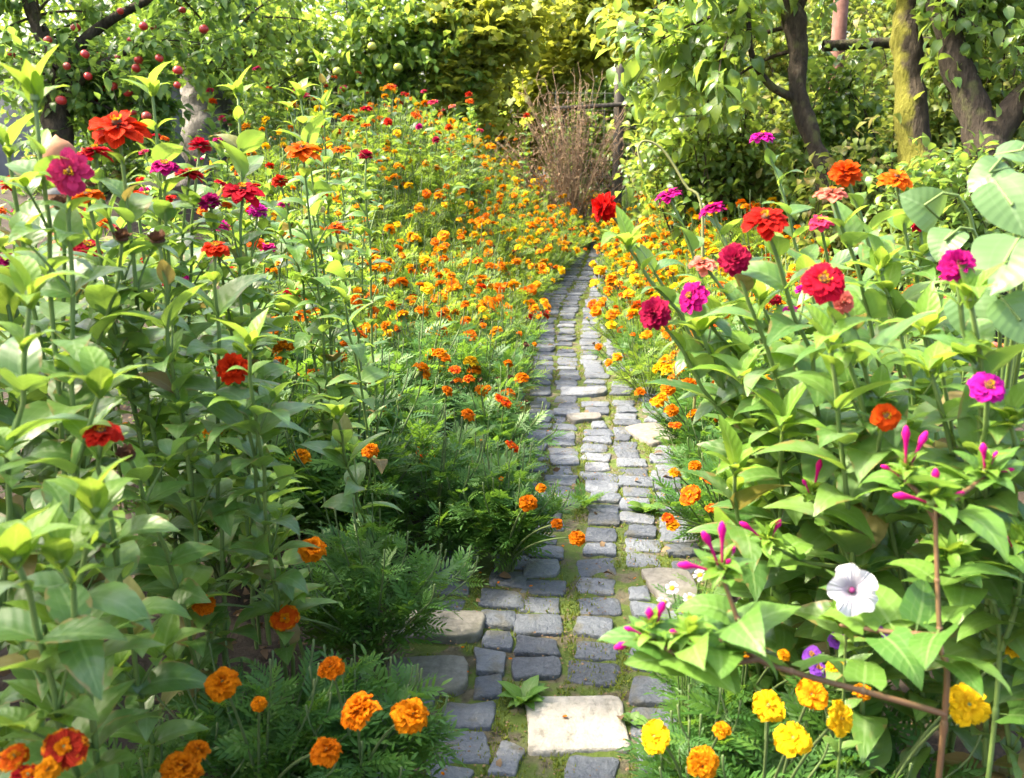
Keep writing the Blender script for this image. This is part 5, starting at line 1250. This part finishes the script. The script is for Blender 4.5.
# white daisies between cobbles and branch
b = P(690, 640, 1.85) * [1, 1, 0]
t = thing('daisy_plant', 'small white daisies with yellow centres behind the magenta tube buds', 'flower', b)
st, lf = MB(), MB()
for (u, v_) in [(672, 588), (690, 598), (683, 612), (700, 575), (664, 602), (678, 635), (712, 560), (696, 618), (726, 556)]:
    q = P(u, v_, 1.62 + rr(-.05, .05)) - b; c = bez((0, 0, 0), (q[0] * .4, q[1] * .4, q[2] * .8), q, 8); st.tube(c, .0016, 4)
    for i in range(2, 7): lf.many(ML_LO[0], frames(polar(rr(0, 6.28, 2), rr(.1, .6, 2)), None, None, np.full(2, .045)), np.tile(c[i], (2, 1)))
    k_ = ('daisy', 'white', 0)
    if k_ not in HEAD:
        mb = MB(); rings(mb, ZP, [(14, .3, 0, .75, .05)], np.random.default_rng(3)); dome(mb, .3, -.2, 0, 1, 8, 2, True)
        c2 = MB(); dome(c2, .38, .22, .03, 0, 10, 3); HEAD[k_] = (mb.mesh('flower_head', [PET['white'], M['calyx']]), c2.mesh('flower_centre', [M['yel_c']]))
    hd = link('flower_head', HEAD[k_][0], t, q, (rr(.1, .8), rr(-.5, .3), rr(0, 6)), .013); link('flower_centre', HEAD[k_][1], hd)
st.obj('stem', M['zstem'], t); lf.obj('foliage', M['mleaf'], t)
# bean with large leaves, top right
b = P(1000, 420, 1.75) * [1, 1, 0]
t = thing('bean_plant', 'climbing bean with very large pale green leaves at the upper picture edge', 'plant', b)
st, lf = MB(), MB()
BS = [((1012, 205), 1.3, .125, (.15, -.6, -.5), (-.3, -.6, .6)), ((990, 172), 1.45, .10, (-.9, -.3, -.15), (.1, -.5, .9)), ((1005, 262), 1.25, .135, (-.5, -.5, -.45), (-.3, -.5, .8)), ((925, 205), 1.6, .11, (-.7, -.3, .5), (-.5, -.7, .5)), ((975, 318), 1.3, .10, (.1, -.6, -.6), (-.3, -.6, .6)), ((1022, 150), 1.5, .10, (.4, -.3, .1), (0, -.5, .9)), ((1020, 320), 1.25, .10, (.3, -.5, -.5), (-.3, -.5, .7)), ((945, 240), 1.55, .09, (-.5, -.5, -.3), (-.3, -.5, .7))]
for k, ((u, v_), z, L, d, upv) in enumerate(BS):
    q = P(u, v_, z) - b; c = bez((0, 0, .05), (q[0] * .4 + .05, q[1] * .3, q[2] * 1.15), q, 12); st.tube(c, np.linspace(.005, .0025, 12), 6)
    lf.many(BL[k % 2], frames([d], [upv], None, np.array([L * .8])), [q - unit(d) * L * .4], [rng.random()])
    st.tube([c[-1], q - unit(d) * L * .4], .002, 5)
st.obj('stem', M['zstem'], t); lf.obj('foliage', M['bleaf'], t)
q0 = P(700, 300, 3.4); m_ = MB()
m_.tube(spline([q0 * [1, 1, 0], P(703, 230, 3.4), P(685, 185, 3.4), P(663, 150, 3.4), P(645, 141, 3.4), P(638, 150, 3.4), P(643, 168, 3.4)], 30) - q0 * [1, 1, 0], np.linspace(.006, .004, 30), 6)
tag(m_.obj('dry_stalk', M['drystalk'], None, q0 * [1, 1, 0]), 'pale bare stalk arching over like a hook above the yellow marigolds', 'stalk')
# weeds on the path
def weed(u, v_, n, L, label, seed, LTs=ZLS, mat='fleaf'):
    rng = np.random.default_rng(seed); p = G(u, v_, .0); t = thing('weed', label, 'plant', (p[0], p[1], 0)); lf = MB(); st = MB()
    for k in range(n):
        d = polar(k * 2.4 + rng.uniform(-.2, .2), rng.uniform(.2, 1.0)); lf.many(LTs[rng.integers(0, len(LTs))], frames([d], None, None, np.array([L * rng.uniform(.6, 1.2)])), [(d[0] * .006, d[1] * .006, .004)], [rng.random()])
        if k % 4 == 0: st.tube([(0, 0, -.01), d * L * .15, d * L * .4], .0015, 4)
    lf.obj('foliage', M[mat], t); st.obj('stem', M['zstem'], t)
weed(524, 703, 14, .075, 'weed rosette growing at the corner of the square limestone slab', 801)
weed(632, 722, 7, .04, 'small round weed at the side of the square limestone slab', 802, BL)
weed(584, 508, 16, .09, 'upright green weed in a joint between the middle cobbles', 803, ML_HI, 'mleaf')
weed(645, 512, 6, .075, 'broad leaved weed in front of the red-orange marigold', 804, BL)
weed(618, 345, 14, .11, 'bushy weed on the cobbles further up the path', 805, ZLS)
weed(607, 318, 12, .11, 'pale weed on the cobbles, the most distant one', 806, ZLS, 'lime')
